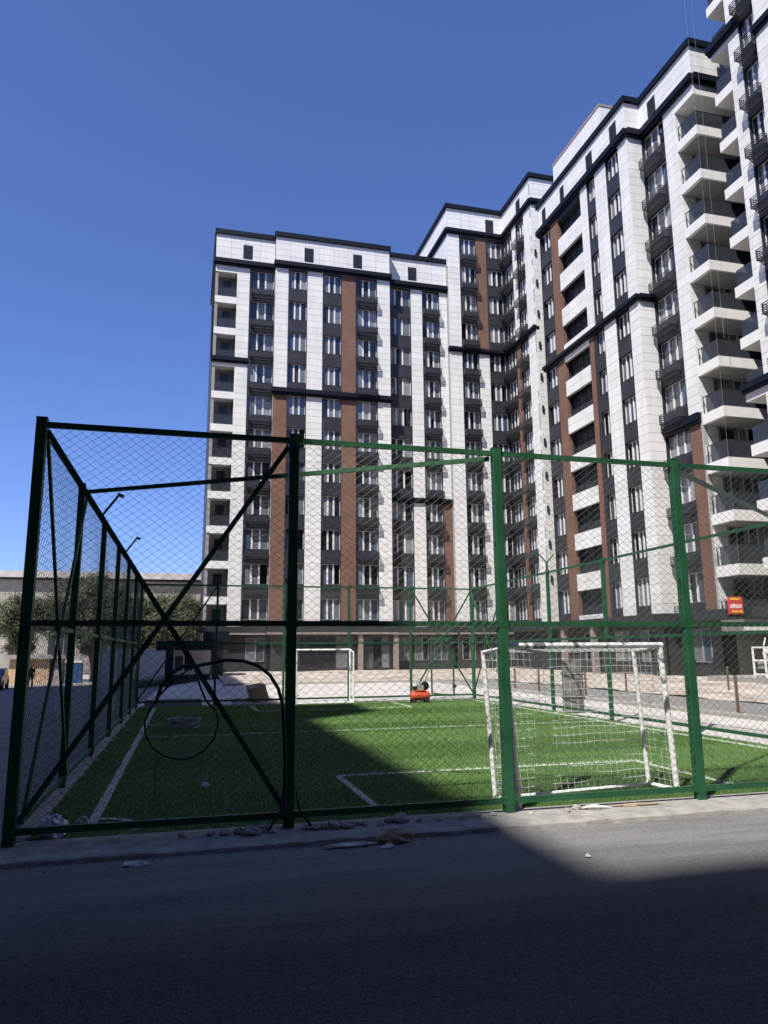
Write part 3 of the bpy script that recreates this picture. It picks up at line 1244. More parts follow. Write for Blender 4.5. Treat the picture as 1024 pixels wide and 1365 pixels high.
MB().box(1.08, 1.24, 60.84, 61.2, 26.4, ZT).build('corner_trim', 'cornice', bA)
flush(bA, acc)
# ground floor
gfl = MB()
gfl.box(6.6, 16.6, 60.12, 60.29, 0, 3.2)
gfl.box(1.24, 6.37, 60.92, 61.0, 0, 3.2)
gfl.box(16.75, 22.5, 61.05, 61.2, 0, 3.2)
gfl.build('ground_floor_wall', 'plinth_tile', bA)
MB().box(1.0, 6.2, 60.3, 60.9, 3.2, 3.70).box(6.2, 16.9, 59.4, 60.29, 3.2, 3.70).box(16.9, 22.5, 60.35, 61.2, 3.2, 3.70).build('ledge', 'dark_metal', bA)
MB().box(6.2, 16.9, 59.35, 59.4, 3.06, 3.22).box(16.9, 22.5, 60.29, 60.35, 3.06, 3.2).box(2.6, 6.2, 60.24, 60.3, 3.06, 3.2).build('gutter', 'beige_stone', bA)
for u in (13.65, 16.65):
    MB().box(u, u + .38, 59.5, 59.9, 0, 3.2).build('column', 'beige_stone', bA)
for u0, u1 in ((8.9, 13.3), (14.3, 16.4)):
    w = u1 - u0
    mb = MB()
    for i in range(4):
        x = u0 + w * i / 3
        mb.box(x - .03, x + .03, 60.06, 60.12, .35, 2.9)
    mb.box(u0, u1, 60.05, 60.06, 2.2, 2.28)
    fr = mb.build('shopfront', 'dark_metal', bA)
    for i in range(3):
        MB().box(u0 + w * i / 3 + .04, u0 + w * (i + 1) / 3 - .04, 60.085, 60.115, .35, 2.9).build('pane', 'glass', fr)
GF1, GF3 = Face('y', 60.9), Face('y', 61.04)
add_window(bA, GF1, 5.4, .95, 1.5, 1.85, 0, False, True)
for u in (17.9, 19.5, 21.2):
    add_window(bA, GF3, u, .9, 1.2, 1.9, 0, False, True)

# ---- corner block (taller)
bB = thing('apartment_building', 'tallest corner block between the left block and the right wing', 'building', (30, 62, 0), 'apartment blocks round the pitch')
acc = new_acc()
BF, BX, BE = Face('y', 60.4), Face('x', 28.19), Face('y', 54.2)
TC0, TC1, TT = 40.75, 41.3, 43.45
acc['core'].box(22.85, 46, 60.7, 78, 0, 43.2)
acc['core'].box(28.49, 46, 54.5, 60.7, 0, 43.2)
MZ0, MZ1 = 28.85, 29.3
pier(bB, BF, 22.55, 23.72, MZ1, TC0, acc)
pier(bB, BF, 22.55, 23.72, Z0, MZ0, acc)
winbay(bB, BF, 23.72, 25.41, 0, 12, acc, Z0, TC0, set(range(13)))
brickcol(BF, 25.41, 26.45, MZ1, TC0, acc)
pier(bB, BF, 25.41, 26.45, Z0, MZ0, acc)
winbay(bB, BF, 26.45, 28.19, 0, 12, acc, Z0, TC0)
cornice(bB, BF, 22.55, 28.0, MZ0, MZ1, .25, True, False)
winbay(bB, BX, 58.29, 60.4, 0, 12, acc, Z0, TC0, set(range(13)))
pier(bB, BX, 57.45, 58.29, MZ1, TC0, acc)
brickcol(BX, 57.45, 58.29, Z0, MZ0, acc)
winbay(bB, BX, 55.76, 57.45, 0, 12, acc, Z0, TC0, set(range(13)))
pier(bB, BX, 54.2, 55.76, Z0, TC0, acc)
acc['joint'].box(28.19, 28.5, 54.24, 54.5, Z0, TT - .05)
pier(bB, BE, 28.22, 33.0, Z0, TC0, acc)
cornice(bB, BX, 54.2, 60.2, MZ0, MZ1, .25, False, False)
# left flank rising above the left block's roof
BL = Face('x', 22.55)
acc['joint'].box(22.58, 22.85, 60.71, 78, Z0, TT - .05)
acc['joint'].box(22.58, 22.85, 60.43, 60.71, 30, TT - .05)
panels(BL, 60.45, 78, 37.5, TC0, acc['panel'], None, 1.3)
for F, u0, u1, e0, e1 in ((BF, 22.55, 28.19, True, False), (BX, 54.2, 60.4, True, False), (BE, 28.19, 40, True, False), (BL, 60.4, 78, True, False)):
    F.box(acc['joint'], u0 + .03, u1, TC0, TT - .05, -.6, -.03)
    panels(F, u0, u1, TC1 + .01, TT - .02, acc['panel'], None, 1.3)
    cornice(bB, F, u0, u1, TC0 + .05, TC1, .26 + (.004 if F.axis == 'x' else 0), e0, e1)
    mb = MB()
    ex = .004 if F.axis == 'x' else 0
    F.box(mb, u0 - .16 - ex, u1, TT, TT + .42 + ex, -.6, .17 + ex)
    mb.build('coping', 'cornice', bB)
vent(bB, BF, 26.9, TC1 + .2)
vent(bB, BX, 56.7, TC1 + .2)
for k in range(1, 12):       # small flues near the corner
    mb = MB()
    BE.box(mb, 28.33, 28.50, zk(k) - .1, zk(k) + .45, .004, .12)
    mb.build('flue_vent', 'dark_metal', bB)
flush(bB, acc)
MB().box(22.6, 28.19, 60.5, 60.68, 0, 3.2).box(28.3, 28.48, 54.6, 60.5, 0, 3.2).box(28.5, 33, 54.3, 54.48, 0, 3.2).build('ground_floor_wall', 'plinth_tile', bB)
MB().box(22.5, 27.6, 59.8, 60.68, 3.2, 3.68).box(27.6, 28.48, 54.0, 60.68, 3.2, 3.68).build('ledge', 'dark_metal', bB)
MB().box(22.52, 27.5, 59.74, 59.8, 3.06, 3.2).build('gutter', 'beige_stone', bB)
for u in (23.6, 25.6, 27.2):
    add_window(bB, Face('y', 60.49), u, .9, 1.2, 1.9, 0, False, True)

# ---- right wing
bC = thing('apartment_building', 'long right wing with banded loggias, brick strips and wrap-around corner balconies', 'building', (32, 42, 0), 'apartment blocks round the pitch')
acc = new_acc()
C1, C1E, C2, C2E = Face('x', 26.64), Face('y', 37.5), Face('x', 27.78), Face('y', 32.35)
CT = 37.35
acc['core'].box(26.94, 45, 37.8, 43.5, 0, CT - .1)
acc['core'].box(27.5, 45, 43.5, 47.0, 0, CT - .1)
acc['core'].box(26.94, 45, 47.0, 50.0, 0, CT - .1)
acc['core'].box(28.08, 45, 34.35, 37.8, 0, CT - .1)
acc['core'].box(30, 45, 50.0, 54.5, 0, CT - .1)
acc['core'].box(32.2, 45, 30.3, 34.35, 0, CT - .1)
CM0, CM1 = 23.2, 23.62
winbay(bC, C1, 48.15, 50.0, 0, 10, acc, Z0, ZC0)
brickcol(C1, 47.0, 48.15, CM1, ZC0, acc)
brickcol(C1, 47.0, 48.15, Z0, CM0, acc)
pier(bC, C1, 42.6, 43.5, CM1, ZC0, acc, True)
brickcol(C1, 42.95, 43.5, Z0, CM0, acc)
acc['dark'].box(26.7, 26.94, 42.6, 42.95, Z0, CM0)
winbay(bC, C1, 41.5, 42.6, 0, 10, acc, Z0, ZC0, None, WH, True)
pier(bC, C1, 40.1, 41.5, CM1, ZC0, acc, True, 1.5)
pier(bC, C1, 40.1, 41.5, Z0, CM0, acc, True, 1.5)
winbay(bC, C1, 38.53, 40.1, 0, 10, acc, Z0, ZC0)
pier(bC, C1, 37.5, 38.53, CM1, ZC0, acc, True)
pier(bC, C1, 37.5, 38.53, Z0, CM0, acc, True)
pier(bC, C1E, 26.67, 27.78, CM1, ZC0, acc, True)
pier(bC, C1E, 26.67, 27.78, Z0, CM0, acc, False)
cornice(bC, C1, 37.5, 50.0, CM0, CM1, .26, True, True)
cornice(bC, C1E, 26.64, 27.74, CM0, CM1 - .004, .26, False, False)
acc['dark'].box(26.7, 26.94, 49.9, 50.02, Z0, ZC0)
# banded loggias: white breast panels, dark glazed recess
for k in range(11):
    zb = zk(k) - .22
    z0_ = max(Z0, zb - (1.38 if k > 6 else 1.18))
    mb = MB()
    C1.box(mb, 43.5, 47.0, z0_, zb, -.22, -.03)
    br = mb.build('loggia_breast', 'joint', bC)
    n = 3
    for i in range(n):
        for j in range(2):
            ua, ub = 43.5 + 3.5 * i / n + .011, 43.5 + 3.5 * (i + 1) / n - .011
            za, zb_ = z0_ + (zb - z0_) * j / 2 + .011, z0_ + (zb - z0_) * (j + 1) / 2 - .011
            pm = MB()
            C1.box(pm, ua, ub, za, zb_, -.03, 0)
            pm.build('panel', 'white_panel', br)
    mb = MB()
    C1.box(mb, 43.5, 47.0, zb - .03, zb + 1.72, -.55, -.52)
    gl = mb.build('loggia_glazing', 'rail_glass', bC)
    fr = MB()
    for i in range(5):
        uu = 43.5 + 3.5 * i / 4
        C1.box(fr, uu - .03, uu + .03, zb, zb + 1.72, -.515, -.48)
    C1.box(fr, 43.5, 47.0, zb + .9, zb + .96, -.513, -.482)
    fr.build('glazing_frame', 'dark_metal', gl)
    mb = MB()
    C1.box(mb, 43.5, 47.0, zb - .12, zb - .03, -.55, -.222)
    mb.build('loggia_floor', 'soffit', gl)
F = C1
F.box(acc['dark'], 43.5, 47.0, zk(10) - .22 + 1.5, ZC0, -.5, -.03)
# C2
PF = 14.3
winbay(bC, C2, 35.21, 37.5, 0, 10, acc, Z0, ZC0, set(range(11)))
pier(bC, C2, 34.1, 35.21, 14.9, ZC0, acc, True)
brickcol(C2, 34.25, 35.21, Z0, PF, acc)
acc['joint'].box(27.79, 28.08, 34.1, 34.25, Z0, PF)
cornice(bC, C2, 34.2, 37.4, PF, 14.9, .24, False, False)
acc['joint'].box(27.81, 28.08, 34.13, 34.35, Z0, ZC0)
LB = Face('y', 34.1)       # back wall of the corner balconies
panels(LB, 27.81, 28.75, Z0, ZC0, acc['panel'], None, 1.3)
acc['joint'].box(28.08, 28.75, 34.14, 34.35, Z0, ZC0)
mb = MB().box(28.75, 32.5, 34.16, 34.36, 0, ZC0)
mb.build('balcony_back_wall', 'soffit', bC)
for k in range(0, 12):
    fl = zk(k) - 1.10
    if k == 11:
        break
    mb = MB().prism([(27.78, 34.098, fl - .55), (27.78, 32.35, fl - .55), (31.6, 32.35, fl - .55), (31.6, 34.098, fl - .55)], (0, 0, .58))
    bal = mb.build('balcony', 'white_slab', bC, fixn=True)
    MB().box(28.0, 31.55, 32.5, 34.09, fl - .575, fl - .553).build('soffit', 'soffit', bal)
    mb = MB().box(27.86, 27.89, 32.43, 33.75, fl + .06, fl + 1.02).box(27.89, 31.55, 32.43, 32.46, fl + .06, fl + 1.02)
    ra = mb.build('railing', 'rail_glass', bal)
    mb = MB().box(27.855, 27.895, 32.425, 34.05, fl + 1.02, fl + 1.06).box(27.895, 31.55, 32.425, 32.465, fl + 1.02, fl + 1.06)
    mb.box(27.86, 27.89, 33.98, 34.02, fl + .03, fl + 1.02)
    mb.build('handrail', 'dark_metal', bal)
    MB().box(29.0, 29.75, 34.12, 34.158, fl + .05, fl + 2.15).build('balcony_door', 'glass', bal)
    fr = MB()
    for x in (28.96, 29.36, 29.75):
        fr.box(x, x + .045, 34.10, 34.155, fl + .05, fl + 2.2)
    fr.build('door_frame', 'dark_metal', bal)
    add_window(bC, Face('y', 34.10), 30.6, fl + .95, 1.1, 1.35, -.03, False, True)
# top fascia over the balconies
MB().box(27.78, 32.2, 32.35, 34.35, 34.05, ZC0 + .02).build('balcony_roof', 'white_slab', bC)
# parapets
for F, u0, u1, e0, e1 in ((C1, 37.5, 50.0, True, True), (C1E, 26.64, 27.78, False, False), (C2, 32.35, 37.5, True, False), (C2E, 27.78, 32.4, False, False)):
    F.box(acc['joint'], u0 + .03, u1 - .005, ZC0, CT - .05, -.45, -.03)
    panels(F, u0 + (.03 if F.axis == 'y' else 0), u1, ZC1 - .1, CT - .02, acc['panel'], bC, 1.3, F is C2 or F is C2E)
    ex = .004 if F.axis == 'x' else 0
    cornice(bC, F, u0, u1, ZC0 - .1, ZC1 - .12 - ex, .26 + ex, e0, e1)
    mb = MB()
    F.box(mb, u0 - (.16 if e0 else 0), u1 + (.16 if e1 else 0), CT, CT + .40 + ex, -.5, .165 - ex * 4)
    mb.build('coping', 'cornice', bC)
vent(bC, C1, 38.9, ZC1 + .05)
vent(bC, C1, 42.0, ZC1 + .05)
vent(bC, C1, 46.0, ZC1 + .05, .6)
vent(bC, C1, 49.0, ZC1 + .05, .6)
vent(bC, C2, 36.2, ZC1 + .05)
# roof-top stair head
sh = MB().box(28.7, 34, 43.4, 50.8, CT, 42.2)
sh.build('stair_head', 'white_panel', bC)
MB().box(28.66, 34.05, 43.36, 50.84, 42.2, 42.42).build('stair_head_coping', 'beige_stone', bC)
flush(bC, acc)
MB().box(26.82, 26.93, 37.6, 50, 0, 3.2).box(26.7, 27.9, 37.6, 37.78, 0, 3.2).box(27.96, 28.07, 34.2, 37.6, 0, 3.2).box(27.96, 32.2, 34.2, 34.34, 0, 3.2).build('ground_floor_wall', 'plinth_tile', bC)
MB().box(25.9, 26.93, 37.3, 50.2, 3.2, 3.68).box(26.93, 27.2, 36.9, 37.3, 3.2, 3.66).box(27.2, 28.07, 34.0, 37.3, 3.2, 3.67).box(26.6, 32.2, 32.205, 34.0, 3.2, 3.69).build('ledge', 'dark_metal', bC)
for u in (48.2, 44.2):
    MB().box(26.0, 26.35, u, u + .38, 0, 3.2).build('column', 'beige_stone', bC)
for F, u in ((Face('x', 26.81), 39.2), (Face('x', 26.81), 42.0), (Face('x', 26.81), 45.8), (Face('x', 27.95), 35.9)):
    o = add_window(bC, F, u, .95, 1.5, 1.85, 0, False, True)

# ---- near right tower
bD = thing('apartment_building', 'near right tower cut off by the picture edge, with small end balconies', 'building', (34, 27, 0), 'apartment blocks round the pitch')
acc = new_acc()
D1, D2 = Face('x', 27.45), Face('x', 27.2)
DT = 46.0
acc['core'].box(27.75, 45, 12, 28.96, 0, DT)
acc['core'].box(29.0, 45, 28.96, 30.29, 0, DT)
DK = 14
DC0, DC1 = 34.6, 35.2
for (z0_, z1_) in ((Z0, 14.55), (15.05, DC0), (DC1, DT)):
    pier(bD, D1, 28.17, 28.96, z0_, z1_, acc, True)
winbay(bD, D1, 26.8, 28.17, 0, DK, acc, Z0, DT, set(range(DK + 1)))
for (z0_, z1_) in ((Z0, 12.9), (13.35, 32.8), (33.3, DT)):
    pier(bD, D2, 25.3, 26.8, z0_, z1_, acc, z0_ > 13, 1.6)
winbay(bD, D2, 23.4, 25.3, 0, DK, acc, Z0, DT)
pier(bD, D2, 22.0, 23.4, Z0, DT, acc)
winbay(bD, D2, 20.0, 22.0, 0, DK, acc, Z0, DT, set(range(DK + 1)))
pier(bD, D2, 12, 20.0, Z0, DT, acc, False, 1.6)
cornice(bD, D1, 28.0, 30.3, DC0, DC1, .26, False, True)
cornice(bD, D1, 28.0, 30.3, 14.55, 15.05, .26, False, True)
cornice(bD, D2, 25.3, 26.8, 32.8, 33.3, .2, True, True)
cornice(bD, D2, 25.3, 26.8, 12.9, 13.35, .2, True, True)
for k in range(0, DK + 1):
    fl = zk(k) - 1.10
    bal = MB().box(27.45, 29.0, 28.96, 30.3, fl - .52, fl + .06).build('balcony', 'white_slab', bD)
    mb = MB().box(27.55, 27.58, 28.98, 30.2, fl + .06, fl + 1.0).box(27.58, 28.98, 30.17, 30.2, fl + .06, fl + 1.0)
    mb.build('railing', 'rail_glass', bal)
    MB().box(28.95, 28.99, 29.2, 29.9, fl + .06, fl + 2.1).build('balcony_door', 'glass', bal)
flush(bD, acc)
MB().box(27.6, 27.74, 12, 28.9, 0, 3.2).build('ground_floor_wall', 'plinth_tile', bD)
MB().box(26.6, 27.74, 12, 30.4, 3.2, 3.68).build('ledge', 'dark_metal', bD)
MB().box(24.2, 27.6, 12, 31.0, -.1, .42).build('terrace', 'concrete', bD)

# ---- blocks behind and left of the viewer that shade the road and half the pitch
def plain_block(label, x0, x1, y0, y1, h, face, loc):
    b = thing('apartment_building', label, 'building', loc)
    MB().box(x0, x1, y0, y1, 0, h).build('wall', 'brick', b)  # dark brick assumed for these unseen walls, to cut light bounced into the shade
    MB().box(x0 - .15, x1 + .15, y0 - .15, y1 + .15, h, h + .3).build('coping', 'cornice', b)
    mb = MB()
    for k in range(int(h / FH) - 1):
        z = 2 + FH * k
        if face == 'x':
            y = y0 + 2
            while y < y1 - 3:
                mb.box(x1 - .02, x1 + .03, y, y + 1.9, z, z + 1.6)
                y += 3.6
        else:
            x = x0 + 2
            while x < x1 - 3:
                mb.box(x, x + 1.9, y1 - .02, y1 + .03, z, z + 1.6)
                x += 3.6
    o = mb.build('windows', 'charcoal_panel', b)
    o['kind'] = 'stuff'
    return b


tE = math.tan(R(SUN_EL))
hx, hy = -math.sin(R(SUN_AZ)), -math.cos(R(SUN_AZ))       # direction shadows fall
XL, YB_ = -20.0, -15.0
hL = (3.06 - XL) / hx * tE
hB = (5.30 - YB_) / hy * tE
yoff = hy * (3.06 - XL) / hx
bl = plain_block('tower beside the left street whose shadow covers half the pitch', -34, XL, -30.0, 41.0, hL - .3, 'x', (-27, 0, 0))
d1 = (5.37 - XL) / hx
MB().box(-26, XL + .01, 18.75 - yoff, 18.75 - yoff + 3.2, hL, d1 * tE).build('stair_head', 'white_panel', bl)
plain_block('tower behind the viewer whose shadow covers the road', -19.98, 60, -30, YB_, hB - .3, 'y', (20, -22, 0))

# ---------------------------------------------------------------- left background
ob = thing('old_building', 'long old beige building with flat eaves behind the trees', 'building', (-15, 100, -.75))
MB().box(-60, 12, 95, 108, -1, 10.3).build('wall', 'old_plaster', ob)
rf = MB().box(-60.6, 12.6, 94.2, 108.6, 10.55, 11.3)
rf.build('roof', 'old_roof', ob)
MB().box(-60.3, 12.3, 94.6, 108.3, 10.3, 10.55).build('eave', 'dark_metal', ob)
for i in range(13):
    for z in (1.6, 5.4):
        x = -45 + i * 4.2
        wo_ = MB().box(x, x + 2.6, 94.93, 95.0, z, z + 2.4).build('window', 'charcoal_panel', ob)
        fr = MB()
        for dx in (0, .87, 1.73, 2.55):
            fr.box(x + dx, x + dx + .06, 94.90, 94.93, z, z + 2.4)
        fr.build('frame', 'old_plaster', wo_)

wl = MB().box(-6.0, -1.4, 58.0, 58.25, -.8, 1.9)
o = wl.build('boundary_wall', 'white_wall')
tag(o, 'low pale wall left of the dark-roofed entrance kiosk', 'wall')
MB().box(-6.1, -1.3, 57.95, 58.3, 1.9, 2.0).build('wall_coping', 'white_slab', o)

ki = thing('entrance_kiosk', 'small white kiosk with a heavy dark flat roof beside the left block', 'kiosk', (0, 52, -.3))
MB().box(-1.85, 1.75, 51.6, 54.6, 1.85, 2.48).build('roof', 'cornice', ki)
MB().box(1.2, 2.9, 52.2, 55.4, 2.5, 3.1).build('upper_roof', 'cornice', ki)
MB().box(-1.0, 1.7, 52.6, 54.4, -.4, 1.85).build('wall', 'white_wall', ki)
for x in (-1.25,):
    MB().box(x, x + .5, 51.9, 52.4, -.6, 1.85).build('pillar', 'cornice', ki)
MB().box(-.75, 1.7, 52.5, 52.6, -.35, .25).build('base', 'dark_metal', ki)
w = MB().box(-.7, .55, 52.54, 52.6, .45, 1.55).build('window', 'window_frame', ki)
for x in (-.62, -.0):
    MB().box(x, x + .5, 52.52, 52.535, .52, 1.48).build('pane', 'glass', w)
MB().box(1.9, 2.5, 52.6, 52.7, -.1, 1.9).build('door', 'charcoal_panel', ki)
MB().box(1.85, 2.55, 52.7, 54.4, -.1, 2.5).build('side_wall', 'dark_tile', ki)

bo = thing('wooden_booth', 'tan wooden booth with a dark overhanging roof on the far left', 'booth', (-12, 67, -.75))
MB().box(-13.6, -10.6, 66.2, 68.2, -.75, 1.3).build('wall', 'tan_board', bo)
for i in range(10):
    MB().box(-13.6 + i * .3, -13.6 + i * .3 + .285, 66.17, 66.2, -.72, 1.28).build('plank', 'tan_board', bo)
MB().box(-14.0, -9.4, 65.8, 68.5, 1.3, 1.62).build('roof', 'concrete', bo)
MB().box(-10.4, -9.6, 66.2, 67.6, -.75, 1.3).build('side_panel', 'old_plaster', bo)
MB().box(-12.6, -11.7, 66.12, 66.17, .1, 1.0).build('hatch', 'wood', bo)

bt = thing('portable_cabin', 'blue cabin with a white top beside the wooden booth', 'cabin', (-8.9, 66, -.75))
MB().box(-9.3, -8.1, 65.6, 66.8, -.75, .95).build('body', 'blue_paint', bt)
MB().prism([(-9.35, 65.55, .95), (-8.05, 65.55, .95), (-8.05, 66.85, .95), (-9.35, 66.85, .95)], (.0, .0, .18)).build('roof', 'white_slab', bt, fixn=True)
MB().box(-9.0, -8.4, 65.56, 65.6, -.7, .8).build('door', 'blue_paint', bt)
MB().box(-8.72, -8.66, 65.58, 65.62, 1.13, 2.3).build('vent_pipe', 'white_slab', bt)


def car(label, x, y, z, mt, yaw):
    c = thing('parked_car', label, 'car', (x, y, z), 'cars at the far left of the street')
    c.rotation_euler = (0, 0, yaw)
    WL[c.name] = Vector((0, 0, 0))
    prof = [(-2.1, .35), (-2.12, .75), (-1.95, .95), (-1.35, 1.0), (-.75, 1.42), (.55, 1.46), (1.15, 1.02), (1.95, .88), (2.12, .6), (2.1, .32)]
    b_ = MB().prism([(p_[0], -.82, p_[1]) for p_ in prof], (0, 1.64, 0)).build('body', mt, c, fixn=True)
    bevel(b_, .06, 3)
    for s in (-1, 1):
        MB().prism([(-1.15, s * .823, 1.02), (-.68, s * .823, 1.37), (.0, s * .823, 1.38), (.0, s * .823, 1.02)], (0, s * .01, 0)).build('side_window', 'glass', c, fixn=True)
        MB().prism([(.06, s * .823, 1.02), (.06, s * .823, 1.38), (.5, s * .823, 1.39), (.98, s * .823, 1.03)], (0, s * .01, 0)).build('side_window', 'glass', c, fixn=True)
        for wx in (-1.3, 1.3):
            wh = MB().lathe([(.0, -.1), (.31, -.1), (.33, -.05), (.33, .05), (.31, .1), (0, .1)], (wx, s * .76, .33), 18, 'y').build('wheel', 'rubber', c, fixn=True)
            MB().lathe([(0, -.11), (.19, -.11), (.19, .11), (0, .11)], (wx, s * .76, .33), 14, 'y').build('rim', 'engine_grey', wh, fixn=True)
        MB().box(2.06, 2.13, s * .62 - .14, s * .62 + .14, .62, .76).build('headlight', 'white_slab', c)
        MB().box(-2.14, -2.07, s * .62 - .14, s * .62 + .14, .68, .84).build('tail_light', 'red_paint', c)
    MB().prism([(.6, -.66, 1.43), (1.1, -.7, 1.07), (1.1, .7, 1.07), (.6, .66, 1.43)], (.03, 0, .03)).build('windscreen', 'glass', c, fixn=True)
    return c


car('dark blue parked car at the left edge of the street', -13.0, 58.5, -.75, 'car_paint_blue', R(95))
car('silver parked car cut by the left picture edge', -13.9, 53.5, -.75, 'car_paint', R(100))


# person standing in the street (dark clothes)
def person(x, y, z, h, yaw):
    s = h / 1.75
    J = {'pel': (0, 0, .95), 'waist': (0, 0, 1.08), 'chest': (0, .01, 1.30), 'neckb': (0, 0, 1.47), 'neck': (0, -.01, 1.53), 'head1': (0, -.02, 1.62), 'head2': (0, -.015, 1.72)}
    rad = {'pel': .15, 'waist': .14, 'chest': .165, 'neckb': .08, 'neck': .055, 'head1': .085, 'head2': .07}
    E = [('pel', 'waist'), ('waist', 'chest'), ('chest', 'neckb'), ('neckb', 'neck'), ('neck', 'head1'), ('head1', 'head2')]

    def add(n, p, r, par):
        J[n] = p
        rad[n] = r
        E.append((par, n))
    for sd, sg in (('l', 1), ('r', -1)):
        add('hip' + sd, (sg * .10, 0, .90), .105, 'pel')
        add('knee' + sd, (sg * .12, -.03 * sg, .50), .065, 'hip' + sd)
        add('ank' + sd, (sg * .13, .02 * sg, .09), .043, 'knee' + sd)
        add('toe' + sd, (sg * .15, -.17 + .02 * sg, .035), .035, 'ank' + sd)
        add('sh' + sd, (sg * .19, 0, 1.42), .07, 'chest')
        add('elb' + sd, (sg * .26, .05, 1.13), .048, 'sh' + sd)
        add('wr' + sd, (sg * .22, -.10, .93), .032, 'elb' + sd)
        add('palm' + sd, (sg * .21, -.13, .87), .034, 'wr' + sd)
        for i in range(4):
            add('f%d%s' % (i, sd), (sg * (.185 + .018 * i), -.15, .80), .011, 'palm' + sd)
            add('g%d%s' % (i, sd), (sg * (.185 + .018 * i), -.14, .765 + .008 * (i % 3)), .009, 'f%d%s' % (i, sd))
        add('th' + sd, (sg * .17, -.16, .85), .012, 'palm' + sd)
    names = list(J)
    me_ = bpy.data.meshes.new('person')
    me_.from_pydata([J[n] for n in names], [(names.index(a), names.index(b)) for a, b in E], [])
    o = bpy.data.objects.new('person', me_)
    col.objects.link(o)
    skm = o.modifiers.new('skin', 'SKIN')
    skm.use_smooth_shade = True
    for i, n in enumerate(names):
        sv = me_.skin_vertices[0].data[i]
        sv.radius = (rad[n] * (1.25 if n in ('chest', 'waist', 'pel') else 1), rad[n])
        sv.use_root = (n == 'pel')
    ss = o.modifiers.new('sub', 'SUBSURF')
    ss.levels = 1
    ss.render_levels = 2
    bpy.context.view_layer.update()
    dg = bpy.context.evaluated_depsgraph_get()
    me2 = bpy.data.meshes.new_from_object(o.evaluated_get(dg))
    o.modifiers.clear()
    o.data = me2
    me2.materials.clear()
    for k in ('cloth_dark', 'trousers', 'skin', 'hair'):
        me2.materials.append(M[k])
    for p_ in me2.polygons:
        c_ = p_.center
        if c_.z > 1.50:
            p_.material_index = 3 if (c_.z > 1.70 or c_.y > .02) else 2
        elif c_.z < .93 and abs(c_.x) < .17:
            p_.material_index = 1
        elif c_.z < .92:
            p_.material_index = 2 if abs(c_.x) > .16 and c_.z > .72 else 1
        else:
            p_.material_index = 0
        p_.use_smooth = True
    o.location = (x, y, z)
    o.scale = (s, s, s)
    o.rotation_euler = (0, 0, yaw)
    return o


tag(person(-10.4, 57.6, gz(-10.4, 57.6) + .004, 1.72, R(20)), 'person in dark clothes standing in the side street before the booth', 'person')


def tree(label, x, y, z, hcrown, rx, rz, n, seed, trunk_h):
    rr = random.Random(seed)
    t = thing('street_tree', label, 'tree', (x, y, z), 'trees along the old building')
    mb = MB()
    mb.tube([(x, y, z - .1), (x + .08, y, z + trunk_h * .5), (x - .05, y + .1, z + trunk_h), (x + .1, y, z + hcrown)], [.2, .16, .13, .05], 8)
    tips = []
    for i in range(9):
        a = rr.uniform(0, 6.28)
        el = rr.uniform(.2, 1.1)
        L = rr.uniform(.5, .9)
        z0_ = z + trunk_h * rr.uniform(.7, 1.2)
        p0 = Vector((x, y, z0_))
        p2 = Vector((x + math.cos(a) * rx * L * math.cos(el), y + math.sin(a) * rx * L * math.cos(el), z + hcrown + rz * L * (math.sin(el) - .35)))
        p1 = (p0 + p2) / 2 + Vector((0, 0, .25))
        mb.tube([p0, p1, p2], [.09, .06, .02], 6)
        tips.append(p2)
    mb.build('trunk', 'bark', t, smooth=True)
    # clumps of leaf faces through the crown
    v, f = [], []
    cl = []
    for i in range(46):
        while True:
            q = Vector((rr.uniform(-1, 1), rr.uniform(-1, 1), rr.uniform(-1, 1)))
            if .25 < q.length < 1:
                break
        q = q * (0.72 + .28 * rr.random())
        cl.append((Vector((x + q.x * rx, y + q.y * rx, z + hcrown + q.z * rz)), rr.uniform(.14, .32) * rx))
    for p2 in tips:
        cl.append((p2, rr.uniform(.2, .3) * rx))
    per = n // len(cl)
    for c_, r_ in cl:
        for i in range(per):
            q = Vector((rr.gauss(0, .5), rr.gauss(0, .5), rr.gauss(0, .42))) * r_
            p_ = c_ + q
            nrm = (q.normalized() + Vector((rr.uniform(-1, 1), rr.uniform(-1, 1), rr.uniform(-.3, 1)))).normalized()
            a_ = nrm.orthogonal().normalized()
            a_.rotate(Matrix.Rotation(rr.uniform(0, 6.28), 3, nrm))
            b_ = nrm.cross(a_)
            L_ = rr.uniform(.07, .15)
            k = len(v)
            v += [tuple(p_ - a_ * L_), tuple(p_ + b_ * L_ * .45), tuple(p_ + a_ * L_), tuple(p_ - b_ * L_ * .45)]
            f.append((k, k + 1, k + 2, k + 3))
    me_ = bpy.data.meshes.new('crown')
    me_.from_pydata(v, [], f)
    me_.materials.append(M['foliage'])
    link('crown', me_, t)
    return t


